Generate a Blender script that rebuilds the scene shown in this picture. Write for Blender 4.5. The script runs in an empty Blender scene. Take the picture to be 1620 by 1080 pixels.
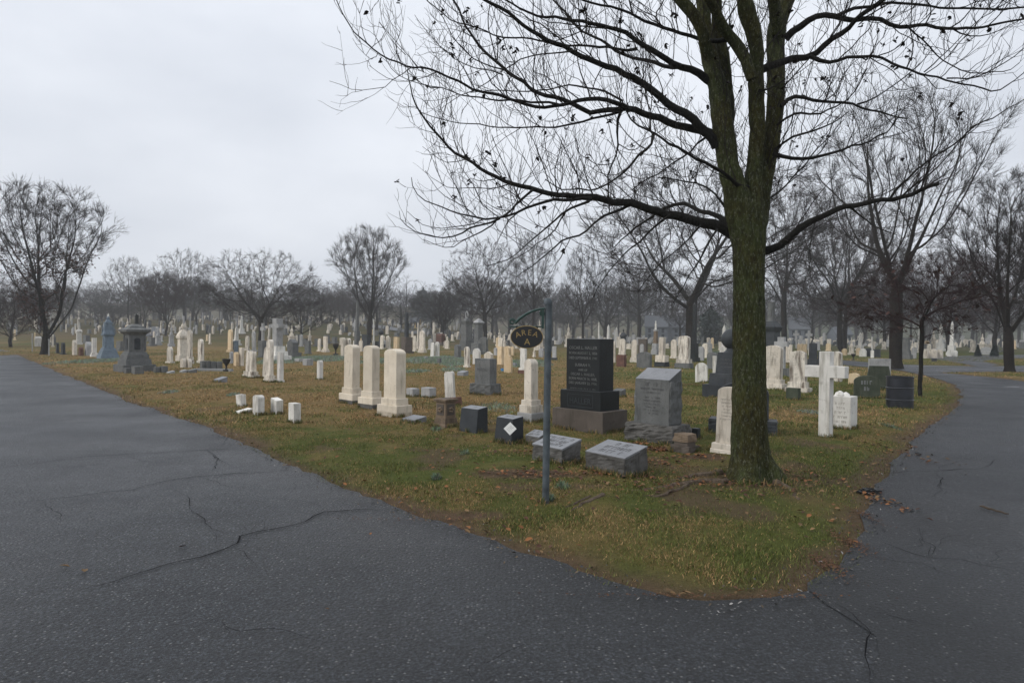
import bpy, bmesh, math, random
import numpy as np
from mathutils import Vector, Matrix, noise as mnoise
S = bpy.context.scene
COL = S.collection
R = math.radians
# ------------------------------------------------------------------ camera
CAMH, F, CX, CY = 1.65, 1080.0, 810.0, 540.0
PITCH, ROLL = -math.atan(12 / 1080), R(0.5)
FW = np.array([0, math.cos(PITCH), math.sin(PITCH)])
U0 = np.array([0, -math.sin(PITCH), math.cos(PITCH)])
RT = math.cos(ROLL) * np.array([1.0, 0, 0]) + math.sin(ROLL) * U0
UP = -math.sin(ROLL) * np.array([1.0, 0, 0]) + math.cos(ROLL) * U0
cam = bpy.data.objects.new("camera", bpy.data.cameras.new("camera"))
COL.objects.link(cam)
cam.data.sensor_width, cam.data.lens = 36, 24
cam.data.clip_start, cam.data.clip_end = 0.05, 2000
cam.matrix_world = Matrix(((RT[0], UP[0], -FW[0], 0), (RT[1], UP[1], -FW[1], 0), (RT[2], UP[2], -FW[2], CAMH), (0, 0, 0, 1)))
S.camera = cam
# ------------------------------------------------------------------ sky, sun, exposure
S.view_settings.view_transform = 'Standard'
S.view_settings.look = 'None'
S.view_settings.exposure = 0.06
S.view_settings.gamma = 1.0
S.view_settings.use_curve_mapping = False
S.cycles.use_denoising = True
S.cycles.denoising_prefilter = 'ACCURATE'
S.cycles.denoising_input_passes = 'RGB_ALBEDO_NORMAL'
S.cycles.volume_bounces = 1
S.cycles.max_bounces = 6
S.cycles.transparent_max_bounces = 8
HAZE = 0.0009
SUN_DIR = Vector((-0.92, -0.30, 0.72)).normalized()      # the brighter side of the overcast: behind the camera, to its left
SUN_EL, SUN_AZ = math.asin(SUN_DIR.z), math.atan2(SUN_DIR.x, SUN_DIR.y)
W = bpy.data.worlds.new("World")
S.world = W
W.use_nodes = True
nt = W.node_tree
bg = nt.nodes["Background"]
sky = nt.nodes.new("ShaderNodeTexSky")
sky.sky_type, sky.sun_disc, sky.sun_elevation, sky.sun_rotation = 'NISHITA', False, SUN_EL, SUN_AZ
sky.air_density, sky.dust_density, sky.ozone_density = 1.5, 6.0, 1.0
hs = nt.nodes.new("ShaderNodeHueSaturation")
hs.inputs['Saturation'].default_value = 0.25
hs.inputs['Value'].default_value = 0.9
nt.links.new(sky.outputs[0], hs.inputs['Color'])
tc = nt.nodes.new("ShaderNodeTexCoord")
mp = nt.nodes.new("ShaderNodeMapping")
mp.inputs['Scale'].default_value = (1.0, 1.0, 2.6)
nz = nt.nodes.new("ShaderNodeTexNoise")
nz.inputs['Scale'].default_value, nz.inputs['Detail'].default_value, nz.inputs['Roughness'].default_value = 2.2, 5.0, 0.5
nt.links.new(tc.outputs['Generated'], mp.inputs[0])
nt.links.new(mp.outputs[0], nz.inputs['Vector'])
rp = nt.nodes.new("ShaderNodeValToRGB")          # soft overcast: paler and greyer parts of one cloud sheet
rp.color_ramp.elements[0].position, rp.color_ramp.elements[1].position = 0.32, 0.68
rp.color_ramp.elements[0].color = (0.73, 0.775, 0.86, 1)
rp.color_ramp.elements[1].color = (0.93, 0.97, 1.045, 1)
nt.links.new(nz.outputs['Fac'], rp.inputs[0])
sc10 = nt.nodes.new("ShaderNodeVectorMath")
sc10.operation = 'SCALE'
sc10.inputs['Scale'].default_value = 10.6
nt.links.new(rp.outputs[0], sc10.inputs[0])
mx = nt.nodes.new("ShaderNodeMix")
mx.data_type = 'RGBA'
mx.inputs['Factor'].default_value = 0.92
nt.links.new(hs.outputs[0], mx.inputs['A'])
nt.links.new(sc10.outputs[0], mx.inputs['B'])
sx = nt.nodes.new("ShaderNodeSeparateXYZ"); nt.links.new(tc.outputs['Generated'], sx.inputs[0])
ov = nt.nodes.new("ShaderNodeMapRange")            # an overcast sky is brightest overhead
for k_, v_ in (('From Min', 0.0), ('From Max', 1.0), ('To Min', 0.85), ('To Max', 1.17)): ov.inputs[k_].default_value = v_
nt.links.new(sx.outputs['Z'], ov.inputs['Value'])
gr = nt.nodes.new("ShaderNodeVectorMath"); gr.operation = 'SCALE'
nt.links.new(mx.outputs['Result'], gr.inputs[0]); nt.links.new(ov.outputs[0], gr.inputs['Scale'])
nt.links.new(gr.outputs[0], bg.inputs['Color'])
bg.inputs['Strength'].default_value = 0.1
sun = bpy.data.objects.new("sun", bpy.data.lights.new("sun", 'SUN'))
COL.objects.link(sun)
sun.data.energy, sun.data.angle, sun.data.color = 1.5, R(28), (1, 0.96, 0.90)
sun.rotation_euler = SUN_DIR.to_track_quat('Z', 'Y').to_euler()

# ------------------------------------------------------------------ layout helpers
def sstep(a, b, v):
    t = np.clip((np.asarray(v, float) - a) / (b - a), 0, 1)
    return t * t * (3 - 2 * t)

def H(x, y):
    x = np.asarray(x, float); y = np.asarray(y, float)
    yy = np.maximum(y, 1.0)
    g = sstep(0.06, -0.22, x / yy)
    return 4.6 * sstep(72, 190, y) * g + 2.0 * sstep(150, 320, y) + 12 * sstep(270, 430, y)

def ray(px, py):
    return FW + (px - CX) / F * RT - (py - CY) / F * UP

def yh(px):
    return 528 + (px - CX) * math.tan(ROLL)

def gp(px, py, ymax=150.0):
    """ground point that stands at a place of the plan read off the photograph"""
    r = ray(px, py)
    prev = 2.0
    if r[2] < 0:
        t = -CAMH / r[2]
        if t * r[1] < 70:
            return Vector((r[0] * t, r[1] * t, 0))
        prev = 60.0
    d = prev
    while d < ymax:
        t = d / r[1]
        if CAMH + r[2] * t <= H(r[0] * t, d):
            break
        d += 0.5
    t = d / r[1]
    return Vector((r[0] * t, d, float(H(r[0] * t, d))))

def at(px, py, D):
    r = ray(px, py)
    t = D / r[1]
    return Vector((r[0] * t, D, CAMH + r[2] * t))

def _h(ix, iy, seed):
    n = (ix * 374761393 + iy * 668265263 + seed * 1442695041) & 0x7fffffff
    n = ((n ^ (n >> 13)) * 1274126177) & 0x7fffffff
    n = n ^ (n >> 16)
    return (n & 0xffff) / 65535.0

def vnoise(x, y, s, seed=0):
    x = np.asarray(x, float) / s + 1000; y = np.asarray(y, float) / s + 1000
    ix = np.floor(x).astype(np.int64); iy = np.floor(y).astype(np.int64)
    fx = x - ix; fy = y - iy
    fx = fx * fx * (3 - 2 * fx); fy = fy * fy * (3 - 2 * fy)
    a = _h(ix, iy, seed); b = _h(ix + 1, iy, seed); c = _h(ix, iy + 1, seed); d = _h(ix + 1, iy + 1, seed)
    return (a * (1 - fx) + b * fx) * (1 - fy) + (c * (1 - fx) + d * fx) * fy

def fbm(x, y, s, seed=0, o=3):
    r = 0; a = 1; t = 0
    for k in range(o):
        r = r + a * vnoise(x, y, s / 2 ** k, seed + k * 17); t += a; a *= 0.55
    return r / t

# ------------------------------------------------------------------ object helpers
def prop(o, label=None, cat=None, group=None, kind=None):
    if label: o['label'] = label
    if cat: o['category'] = cat
    if group: o['group'] = group
    if kind: o['kind'] = kind
    return o

def empty(name, loc=(0, 0, 0), rz=0.0, label=None, cat=None, group=None):
    o = bpy.data.objects.new(name, None)
    o.empty_display_size = 0.2
    COL.objects.link(o)
    o.location = loc
    o.rotation_euler = (0, 0, rz)
    return prop(o, label, cat, group)

def link(name, me, mat=None, parent=None):
    o = bpy.data.objects.new(name, me)
    COL.objects.link(o)
    if mat is not None and not me.materials: me.materials.append(mat)
    if parent is not None: o.parent = parent
    return o

def np_mesh(name, v, tris=None, quads=None, col=None, smooth=False):
    me = bpy.data.meshes.new(name)
    v = np.asarray(v, np.float32)
    loops = []; starts = []; n = 0
    if quads is not None and len(quads):
        q = np.asarray(quads, np.int32); loops.append(q.ravel()); starts.append(np.arange(len(q)) * 4); n = q.size
    if tris is not None and len(tris):
        t = np.asarray(tris, np.int32); loops.append(t.ravel()); starts.append(n + np.arange(len(t)) * 3)
    loops = np.concatenate(loops); starts = np.concatenate(starts)
    me.vertices.add(len(v)); me.vertices.foreach_set('co', v.ravel())
    me.loops.add(len(loops)); me.loops.foreach_set('vertex_index', loops)
    me.polygons.add(len(starts)); me.polygons.foreach_set('loop_start', starts.astype(np.int32))
    if smooth: me.polygons.foreach_set('use_smooth', np.ones(len(starts), bool))
    me.update(calc_edges=True)
    if col is not None:
        ca = me.attributes.new('col', 'FLOAT_COLOR', 'POINT')
        c = np.ones((len(v), 4), np.float32); c[:, :3] = col
        ca.data.foreach_set('color', c.ravel())
    return me

class MB:
    def __init__(s): s.v = []; s.f = []
    def add(s, vs, fs):
        b = len(s.v); s.v += [tuple(p) for p in vs]; s.f += [tuple(i + b for i in f) for f in fs]; return s
    def box(s, w, d, z0, z1, tw=None, td=None, cx=0, cy=0, tcy=None):
        tw = w if tw is None else tw; td = d if td is None else td; tcy = cy if tcy is None else tcy
        vs = [(cx + i * w / 2, cy + j * d / 2, z0) for i, j in ((-1, -1), (1, -1), (1, 1), (-1, 1))]
        vs += [(cx + i * tw / 2, tcy + j * td / 2, z1) for i, j in ((-1, -1), (1, -1), (1, 1), (-1, 1))]
        return s.add(vs, [(3, 2, 1, 0), (4, 5, 6, 7), (0, 1, 5, 4), (1, 2, 6, 5), (2, 3, 7, 6), (3, 0, 4, 7)])
    def prism(s, prof, y0, y1):
        n = len(prof)
        vs = [(x, y0, z) for x, z in prof] + [(x, y1, z) for x, z in prof]
        fs = [tuple(range(n)), tuple(range(2 * n - 1, n - 1, -1))]
        fs += [(i + n, (i + 1) % n + n, (i + 1) % n, i) for i in range(n)]
        return s.add(vs, fs)
    def lathe(s, prof, n=20, c=(0, 0, 0), sq=False, rot=0.0):
        vs = []; fs = []
        if sq: n = 4; rot = math.pi / 4
        k = math.sqrt(2) if sq else 1
        for r, z in prof:
            for i in range(n):
                a = rot + 2 * math.pi * i / n
                vs.append((c[0] + r * k * math.cos(a), c[1] + r * k * math.sin(a), c[2] + z))
        m = len(prof)
        for j in range(m - 1):
            for i in range(n):
                fs.append((j * n + i, j * n + (i + 1) % n, (j + 1) * n + (i + 1) % n, (j + 1) * n + i))
        fs.append(tuple(range(n - 1, -1, -1))); fs.append(tuple(range((m - 1) * n, m * n)))
        return s.add(vs, fs)
    def tube(s, pts, rad, n=8):
        pts = [Vector(p) for p in pts]; m = len(pts)
        if not hasattr(rad, '__len__'): rad = [rad] * m
        vs = []; fs = []; pu = None
        for i, p in enumerate(pts):
            t = (pts[min(i + 1, m - 1)] - pts[max(i - 1, 0)]).normalized()
            u = pu if pu is not None else (Vector((1, 0, 0)) if abs(t.x) < 0.9 else Vector((0, 1, 0)))
            u = (u - t * u.dot(t)).normalized(); w = t.cross(u); pu = u
            for k in range(n):
                a = 2 * math.pi * k / n
                vs.append(p + (u * math.cos(a) + w * math.sin(a)) * rad[i])
        for i in range(m - 1):
            for k in range(n):
                fs.append((i * n + k, i * n + (k + 1) % n, (i + 1) * n + (k + 1) % n, (i + 1) * n + k))
        fs.append(tuple(range(n - 1, -1, -1))); fs.append(tuple(range((m - 1) * n, m * n)))
        return s.add(vs, fs)
    def xf(s, M):
        s.v = [tuple(M @ Vector(p)) for p in s.v]; return s
    def build(s, name, mat, parent=None, bevel=0.0, rough=0.0, smooth=False, cuts=7, keep_top=True):
        me = bpy.data.meshes.new(name)
        me.from_pydata(s.v, [], s.f)
        if bevel or rough or smooth:
            bm = bmesh.new(); bm.from_mesh(me)
            if rough:
                bmesh.ops.subdivide_edges(bm, edges=bm.edges[:], cuts=cuts, use_grid_fill=True)
                bm.normal_update()
                zt = max(v.co.z for v in bm.verts); sd = Vector((len(name) + len(s.v), s.v[0][0] * 31 % 17, s.v[0][2] * 13 % 11))
                for v in bm.verts:
                    if keep_top and v.co.z > zt - 1e-4: continue
                    n = mnoise.noise(v.co * 9 + sd) + 0.6 * mnoise.noise(v.co * 21 + sd) + 0.4 * mnoise.noise(v.co * 45 + sd)
                    v.co += v.normal * (n * rough + rough * 0.15)
            elif bevel:
                bm.normal_update()
                es = [e for e in bm.edges if len(e.link_faces) == 2 and e.calc_face_angle(0) > 0.6]
                bmesh.ops.bevel(bm, geom=es, offset=bevel, segments=2, profile=0.6, affect='EDGES', clamp_overlap=True)
            bm.normal_update()
            bm.to_mesh(me); bm.free()
        if smooth:
            me.polygons.foreach_set('use_smooth', np.ones(len(me.polygons), bool))
            if hasattr(me, 'set_sharp_from_angle'): me.set_sharp_from_angle(angle=R(38))
        me.update()
        return link(name, me, mat, parent)

def text_mb(txt, size, depth=0.002, align='CENTER'):
    cu = bpy.data.curves.new('t', 'FONT'); cu.body = txt; cu.size = size; cu.extrude = depth; cu.align_x = align; cu.resolution_u = 2
    o = bpy.data.objects.new('t', cu); COL.objects.link(o)
    me = bpy.data.meshes.new_from_object(o)
    m = MB(); m.v = [tuple(v.co) for v in me.vertices]; m.f = [tuple(p.vertices) for p in me.polygons]
    bpy.data.objects.remove(o); bpy.data.meshes.remove(me); bpy.data.curves.remove(cu)
    return m
def join(*ms):
    m = MB()
    for k in ms: m.add(k.v, k.f)
    return m
STAND = Matrix.Rotation(R(90), 4, 'X')     # lays lettering upright on a front (-y) face

# ------------------------------------------------------------------ materials
def mat(name, rough=0.8, spec=0.3, metal=0.0):
    m = bpy.data.materials.new(name); m.use_nodes = True
    b = m.node_tree.nodes['Principled BSDF']
    b.inputs['Roughness'].default_value = rough; b.inputs['Metallic'].default_value = metal
    b.inputs['Specular IOR Level'].default_value = spec
    return m, m.node_tree, b
def node(t, kind, **kw):
    n = t.nodes.new(kind)
    for k, v in kw.items():
        if k in n.inputs: n.inputs[k].default_value = v
        else: setattr(n, k, v)
    return n
def tex(t, coord='Object', scale=(1, 1, 1), kind='Noise', **kw):
    c = node(t, 'ShaderNodeTexCoord'); mpn = node(t, 'ShaderNodeMapping'); mpn.inputs['Scale'].default_value = scale
    t.links.new(c.outputs[coord], mpn.inputs[0])
    n = node(t, 'ShaderNodeTex' + kind, **kw); t.links.new(mpn.outputs[0], n.inputs['Vector'])
    return n
def ramp(t, src, stops):
    r = node(t, 'ShaderNodeValToRGB'); e = r.color_ramp.elements
    while len(e) < len(stops): e.new(0.5)
    for k, (p, c) in enumerate(stops):
        e[k].position = p; e[k].color = (*c, 1) if len(c) == 3 else c
    t.links.new(src, r.inputs[0]); return r.outputs[0]
def mix(t, a, b, fac, mode='MIX'):
    m = node(t, 'ShaderNodeMix'); m.data_type = 'RGBA'; m.blend_type = mode
    for s, v in (('A', a), ('B', b), ('Factor', fac)):
        if hasattr(v, 'is_linked'): t.links.new(v, m.inputs[s])
        else: m.inputs[s].default_value = v if s == 'Factor' else (*v, 1)
    return m.outputs['Result']
def bump(t, b, src, strength=0.4, dist=0.01):
    n = node(t, 'ShaderNodeBump', Strength=strength, Distance=dist)
    t.links.new(src, n.inputs['Height']); t.links.new(n.outputs[0], b.inputs['Normal'])
def G(v): return (v, v, v)

def stone_mat(name, c1, c2, stain, amount, speck=0.0, rough=0.85, spec=0.25, vary=0.25):
    m, t, b = mat(name, rough, spec)
    big = tex(t, scale=(3, 3, 3), Scale=1.3, Detail=5.0)
    oi = node(t, 'ShaderNodeObjectInfo'); of = node(t, 'ShaderNodeMath', operation='MULTIPLY'); of.inputs[1].default_value = 37.0; t.links.new(oi.outputs['Random'], of.inputs[0])
    def shift(n_): t.links.new(of.outputs[0], n_.inputs['Vector'].links[0].from_node.inputs['Location'])      # every stone weathers in its own way
    shift(big)
    c = ramp(t, big.outputs['Fac'], [(0.3, c1), (0.7, c2)])
    st = tex(t, scale=(7, 7, 1.1), Scale=1.4, Detail=6.0, Roughness=0.6)      # streaks of weathering that run down the stone
    shift(st)
    f = ramp(t, st.outputs['Fac'], [(0.62 - amount, G(0)), (0.80 - amount * 0.7, G(1))])
    c = mix(t, c, stain, f)
    if speck:
        sp = tex(t, Scale=260.0, Detail=2.0)
        c = mix(t, c, ramp(t, sp.outputs['Fac'], [(0.35, G(0.25)), (0.65, G(0.8))]), speck, 'OVERLAY')
    bl = tex(t, Scale=9.0, Detail=7.0, Roughness=0.75); shift(bl)                  # lichen and grime in blots
    c = mix(t, c, stain, ramp(t, bl.outputs['Fac'], [(0.56, G(0)), (0.68, G(0.6))]))
    hv = node(t, 'ShaderNodeHueSaturation')
    ma = node(t, 'ShaderNodeMath', operation='MULTIPLY_ADD'); ma.inputs[1].default_value = vary; ma.inputs[2].default_value = 1 - vary * 0.6
    t.links.new(oi.outputs['Random'], ma.inputs[0]); t.links.new(ma.outputs[0], hv.inputs['Value']); t.links.new(c, hv.inputs['Color'])
    t.links.new(hv.outputs[0], b.inputs['Base Color'])
    fine = tex(t, Scale=40.0, Detail=6.0, Roughness=0.7)
    bump(t, b, fine.outputs['Fac'], 0.35, 0.012)
    return m
M = {}
M['marble'] = stone_mat('weathered_white_marble', (0.56, 0.50, 0.415), (0.70, 0.64, 0.55), (0.20, 0.17, 0.13), 0.11)
M['white'] = stone_mat('white_marble', (0.58, 0.56, 0.52), (0.72, 0.70, 0.65), (0.30, 0.28, 0.235), 0.11)
M['stained'] = stone_mat('stained_marble', (0.58, 0.53, 0.45), (0.70, 0.65, 0.57), (0.10, 0.075, 0.055), 0.17)
M['cream'] = stone_mat('cream_sandstone', (0.58, 0.43, 0.26), (0.64, 0.52, 0.35), (0.25, 0.16, 0.09), 0.08)
M['granite'] = stone_mat('grey_granite', (0.10, 0.104, 0.103), (0.15, 0.153, 0.15), (0.055, 0.057, 0.054), 0.08, 0.5)
M['paleg'] = stone_mat('pale_granite', (0.27, 0.27, 0.27), (0.37, 0.37, 0.365), (0.16, 0.16, 0.15), 0.05, 0.5)
M['gface'] = stone_mat('polished_granite_face', (0.165, 0.17, 0.18), (0.215, 0.22, 0.23), (0.13, 0.13, 0.135), 0.04, 0.5, 0.5, 0.4)
M['dark'] = stone_mat('dark_granite', (0.027, 0.031, 0.035), (0.045, 0.05, 0.055), (0.02, 0.02, 0.02), 0.04, 0.3, 0.5, 0.18)
M['black'] = stone_mat('black_granite', (0.007, 0.0085, 0.0095), (0.013, 0.016, 0.017), (0.012, 0.012, 0.012), 0.0, 0.1, 0.42, 0.28)
M['trio'] = stone_mat('cream_marble', (0.56, 0.49, 0.39), (0.68, 0.61, 0.50), (0.36, 0.31, 0.235), 0.05)
M['rockg'] = stone_mat('rock_faced_granite', (0.07, 0.067, 0.062), (0.125, 0.12, 0.113), (0.045, 0.043, 0.038), 0.06, 0.4)
M['brown'] = stone_mat('brown_sandstone', (0.13, 0.095, 0.065), (0.20, 0.15, 0.105), (0.07, 0.05, 0.035), 0.08, 0.2)
M['mud'] = stone_mat('brown_grey_granite', (0.085, 0.07, 0.058), (0.12, 0.10, 0.085), (0.06, 0.05, 0.04), 0.05, 0.3)
M['rust'] = stone_mat('reddish_brown_stone', (0.10, 0.05, 0.04), (0.15, 0.08, 0.06), (0.05, 0.03, 0.025), 0.05, 0.2)
M['zinc'] = stone_mat('blue_grey_zinc', (0.095, 0.135, 0.175), (0.15, 0.195, 0.24), (0.06, 0.08, 0.10), 0.06, 0.0, 0.6, 0.4)
M['moss'] = stone_mat('mossy_dark_stone', (0.04, 0.05, 0.035), (0.075, 0.085, 0.06), (0.025, 0.03, 0.02), 0.1, 0.3)
M['dirtybase'] = stone_mat('algae_stained_base', (0.40, 0.35, 0.27), (0.54, 0.47, 0.37), (0.075, 0.075, 0.06), 0.12)
def plain(name, c, rough=0.6, spec=0.4, metal=0.0, var=0.25, scale=14.0):
    m, t, b = mat(name, rough, spec, metal)
    n = tex(t, Scale=scale, Detail=5.0)
    t.links.new(ramp(t, n.outputs['Fac'], [(0.3, tuple(k * (1 - var) for k in c)), (0.7, tuple(k * (1 + var) for k in c))]), b.inputs['Base Color'])
    bump(t, b, n.outputs['Fac'], 0.15, 0.004)
    return m
M['iron'] = plain('black_iron', (0.02, 0.02, 0.022), 0.5)
M['steel'] = plain('galvanised_steel', (0.075, 0.09, 0.10), 0.55, 0.35, 0.2, var=0.4, scale=9.0)
M['green'] = plain('dark_green_paint', (0.014, 0.045, 0.035), 0.35, 0.5)
M['gold'] = plain('gold_paint', (0.30, 0.205, 0.07), 0.5, 0.5)
M['signblack'] = plain('black_sign_paint', (0.010, 0.010, 0.011), 0.4, 0.5)
M['letter'] = plain('pale_engraving', (0.125, 0.127, 0.125), 0.85)
M['faint'] = plain('weathered_lettering', (0.26, 0.235, 0.20), 0.9)
M['carved'] = plain('dark_engraving', (0.085, 0.085, 0.088), 0.9)
M['paper'] = plain('white_card', (0.75, 0.75, 0.72), 0.7, var=0.04)
M['bluep'] = plain('blue_plastic', (0.08, 0.30, 0.62), 0.4)
M['drum'] = plain('dark_drum_paint', (0.016, 0.018, 0.024), 0.32, 0.5, var=0.5, scale=5.0)
M['housew'] = plain('pale_siding', (0.13, 0.145, 0.165), 0.9, var=0.05)
M['housey'] = plain('yellow_siding', (0.45, 0.32, 0.14), 0.8, var=0.1)
M['roof'] = plain('grey_roof', (0.10, 0.108, 0.12), 0.8)
M['glass'] = plain('dark_window', (0.03, 0.035, 0.04), 0.15, 0.6)
M['crack'] = plain('crack_tar', (0.008, 0.008, 0.009), 0.95, 0.1)
M['paint'] = plain('worn_road_paint', (0.13, 0.13, 0.14), 0.7)
M['stick'] = plain('dead_stick', (0.05, 0.035, 0.022), 0.8)

def attr_mat(name, rough=0.85, spec=0.15, two=False):
    m, t, b = mat(name, rough, spec)
    a = node(t, 'ShaderNodeAttribute', attribute_name='col')
    t.links.new(a.outputs['Color'], b.inputs['Base Color'])
    return m, t, b, a
M['blade'] = attr_mat('grass_blades', 0.7, 0.2)[0]
M['leaf'] = attr_mat('dry_leaves', 0.75, 0.2)[0]
m, t, b, a = attr_mat('lawn_soil', 0.95, 0.1)
n1 = tex(t, Scale=9.0, Detail=8.0, Roughness=0.7); n2 = tex(t, Scale=70.0, Detail=4.0, Roughness=0.7)
c = mix(t, a.outputs['Color'], ramp(t, n1.outputs['Fac'], [(0.3, G(0.3)), (0.7, G(0.72))]), 0.55, 'OVERLAY')
c = mix(t, c, ramp(t, n2.outputs['Fac'], [(0.3, G(0.25)), (0.7, G(0.78))]), 0.6, 'OVERLAY')
t.links.new(c, b.inputs['Base Color'])
bump(t, b, n2.outputs['Fac'], 0.9, 0.03)
M['soil'] = m

def asphalt(name, c1, c2, rough, spots):
    m, t, b = mat(name, rough, 0.42)
    n = tex(t, Scale=0.45, Detail=7.0, Roughness=0.72)
    base = ramp(t, n.outputs['Fac'], [(0.3, c1), (0.7, c2)])
    g = tex(t, Scale=62.0, Detail=5.0, Roughness=0.9)
    wt = node(t, 'ShaderNodeAttribute', attribute_name='col')                      # damp, dirty band along the grass, paler wheel tracks
    base = mix(t, base, wt.outputs['Color'], 1.0, 'MULTIPLY')
    c = mix(t, base, ramp(t, g.outputs['Fac'], [(0.38, G(0.06)), (0.48, G(0.50)), (0.56, G(1.6)), (0.66, G(6.0))]), 1.0, 'MULTIPLY')
    v = tex(t, kind='Voronoi', Scale=36.0)
    s1 = ramp(t, v.outputs['Distance'], [(0.14, G(1)), (0.30, G(0))])
    vc = node(t, 'ShaderNodeSeparateColor'); t.links.new(v.outputs['Color'], vc.inputs[0])
    s2 = ramp(t, vc.outputs[0], [(1 - spots, G(0)), (1 - spots * 0.4, G(1))])
    ml = node(t, 'ShaderNodeMath', operation='MULTIPLY'); t.links.new(s1, ml.inputs[0]); t.links.new(s2, ml.inputs[1])
    c = mix(t, c, (0.25, 0.25, 0.245), ml.outputs[0])
    wv = tex(t, Scale=1.6, Detail=5.0, Roughness=0.7); vm = node(t, 'ShaderNodeVectorMath', operation='MULTIPLY_ADD'); vm.inputs[1].default_value = (0.7, 0.7, 0)
    co = node(t, 'ShaderNodeTexCoord'); t.links.new(wv.outputs['Color'], vm.inputs[0]); t.links.new(co.outputs['Object'], vm.inputs[2])
    ce = node(t, 'ShaderNodeTexVoronoi', feature='DISTANCE_TO_EDGE', Scale=0.55); t.links.new(vm.outputs[0], ce.inputs['Vector'])
    cl = ramp(t, ce.outputs['Distance'], [(0.0, G(1)), (0.0065, G(0))]); cm = tex(t, Scale=0.5, Detail=2.0)
    mk = node(t, 'ShaderNodeMath', operation='MULTIPLY'); t.links.new(cl, mk.inputs[0]); t.links.new(ramp(t, cm.outputs['Fac'], [(0.46, G(0)), (0.56, G(0.8))]), mk.inputs[1])
    c = mix(t, c, (0.008, 0.008, 0.009), mk.outputs[0])
    t.links.new(c, b.inputs['Base Color'])
    w = tex(t, Scale=0.6, Detail=4.0)
    t.links.new(ramp(t, w.outputs['Fac'], [(0.35, G(rough - 0.12)), (0.65, G(rough + 0.1))]), b.inputs['Roughness'])
    ad = node(t, 'ShaderNodeMath', operation='ADD'); t.links.new(g.outputs['Fac'], ad.inputs[0]); t.links.new(v.outputs['Distance'], ad.inputs[1])
    bump(t, b, ad.outputs[0], 1.0, 0.02)
    return m
M['asph'] = asphalt('old_asphalt', (0.0165, 0.0185, 0.0225), (0.037, 0.041, 0.047), 0.46, 0.42)
M['asph2'] = asphalt('newer_asphalt', (0.0135, 0.0155, 0.0185), (0.026, 0.029, 0.034), 0.43, 0.20)

def bark(name, c1, c2, c3, sc=1.0, st=1.0, lich=None):
    m, t, b = mat(name, 0.9, 0.15)
    f = tex(t, scale=(30 * sc, 30 * sc, 9 * sc), Scale=1.0, Detail=8.0, Roughness=0.72)
    c = ramp(t, f.outputs['Fac'], [(0.33, c1), (0.55, c2), (0.75, c3)])
    p = tex(t, Scale=2.2, Detail=5.0)
    c = mix(t, c, ramp(t, p.outputs['Fac'], [(0.35, G(0.35)), (0.65, G(0.65))]), 0.6, 'OVERLAY')
    if lich:
        ms = tex(t, Scale=1.7, Detail=6.0, Roughness=0.65)                       # moss in patches over brown bark
        c = mix(t, mix(t, c, (1.05, 0.80, 0.62), 1.0, 'MULTIPLY'), c, ramp(t, ms.outputs['Fac'], [(0.42, G(0.1)), (0.58, G(1))]))
        l1 = tex(t, scale=(48, 48, 17), Scale=1.0, Detail=5.0, Roughness=0.85)
        c = mix(t, c, lich, ramp(t, l1.outputs['Fac'], [(0.54, G(0)), (0.64, G(0.8))]))
    t.links.new(c, b.inputs['Base Color'])
    bump(t, b, f.outputs['Fac'], st, 0.03)
    return m
M['moss_bark'] = bark('mossy_bark', (0.012, 0.013, 0.007), (0.042, 0.050, 0.016), (0.080, 0.088, 0.036), lich=(0.17, 0.175, 0.125))
M['limb'] = bark('dark_limb_bark', (0.010, 0.009, 0.008), (0.022, 0.021, 0.018), (0.045, 0.043, 0.038), 1.5)
M['twig'] = plain('dark_twigs', (0.022, 0.018, 0.016), 0.85, 0.2)
M['bark'] = bark('brown_grey_bark', (0.010, 0.0085, 0.007), (0.022, 0.018, 0.015), (0.042, 0.036, 0.031), 1.0)
M['ftwig'] = plain('brown_twigs', (0.022, 0.017, 0.015), 0.9, 0.1)
M['rtwig'] = plain('reddish_twigs', (0.032, 0.019, 0.018), 0.9, 0.1)
M['root'] = bark('bare_root', (0.06, 0.044, 0.030), (0.12, 0.09, 0.065), (0.20, 0.155, 0.115), 1.0)
M['needle'] = plain('dark_evergreen', (0.014, 0.026, 0.018), 0.9, 0.1)
# ------------------------------------------------------------------ ground and roads
rng = np.random.default_rng(7)
random.seed(7)
def P2(px, py): p = gp(px, py); return (p.x, p.y)
ISL = [(0, 553), (15, 555), (40, 567), (95, 590), (150, 612), (200, 633), (250, 652), (310, 672), (380, 700), (460, 735), (530, 765), (640, 805), (740, 842), (830, 873), (900, 893), (1000, 926), (1060, 943), (1110, 950), (1150, 952), (1230, 949), (1285, 938), (1303, 905), (1340, 872), (1360, 840), (1373, 800), (1388, 775), (1420, 722), (1470, 676), (1510, 648), (1522, 628), (1512, 610), (1487, 600), (1460, 593), (1430, 587), (1363, 580), (1329, 577), (1300, 575), (1250, 573)]
CROSS = [(1250, 566.5), (1290, 567.5), (1329, 569), (1376, 573.5), (1427, 576.7), (1463, 578), (1543, 579.7), (1620, 578.5), (1760, 578.5), (1760, 589), (1620, 588.5), (1550, 588.5), (1483, 589.3), (1547, 595), (1620, 603)]
main = [P2(*p) for p in ISL] + [P2(*p) for p in CROSS] + [(13.8, 14), (10.6, 8), (9.2, 3), (9.5, -24), (-26, -24), (-23, 4), (-16, 16), (-34, 40), (-56, 60), (-80, 60), (-80, 67)]
BR = [(1562, 581), (1543, 579.2), (1520, 574.5), (1488, 569.5), (1468, 566.5), (1500, 563.5), (1560, 562), (1700, 560.5), (1700, 566.5), (1600, 567.5), (1565, 569.5), (1556, 572), (1580, 577)]
branch = [P2(*p) for p in BR]
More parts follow.
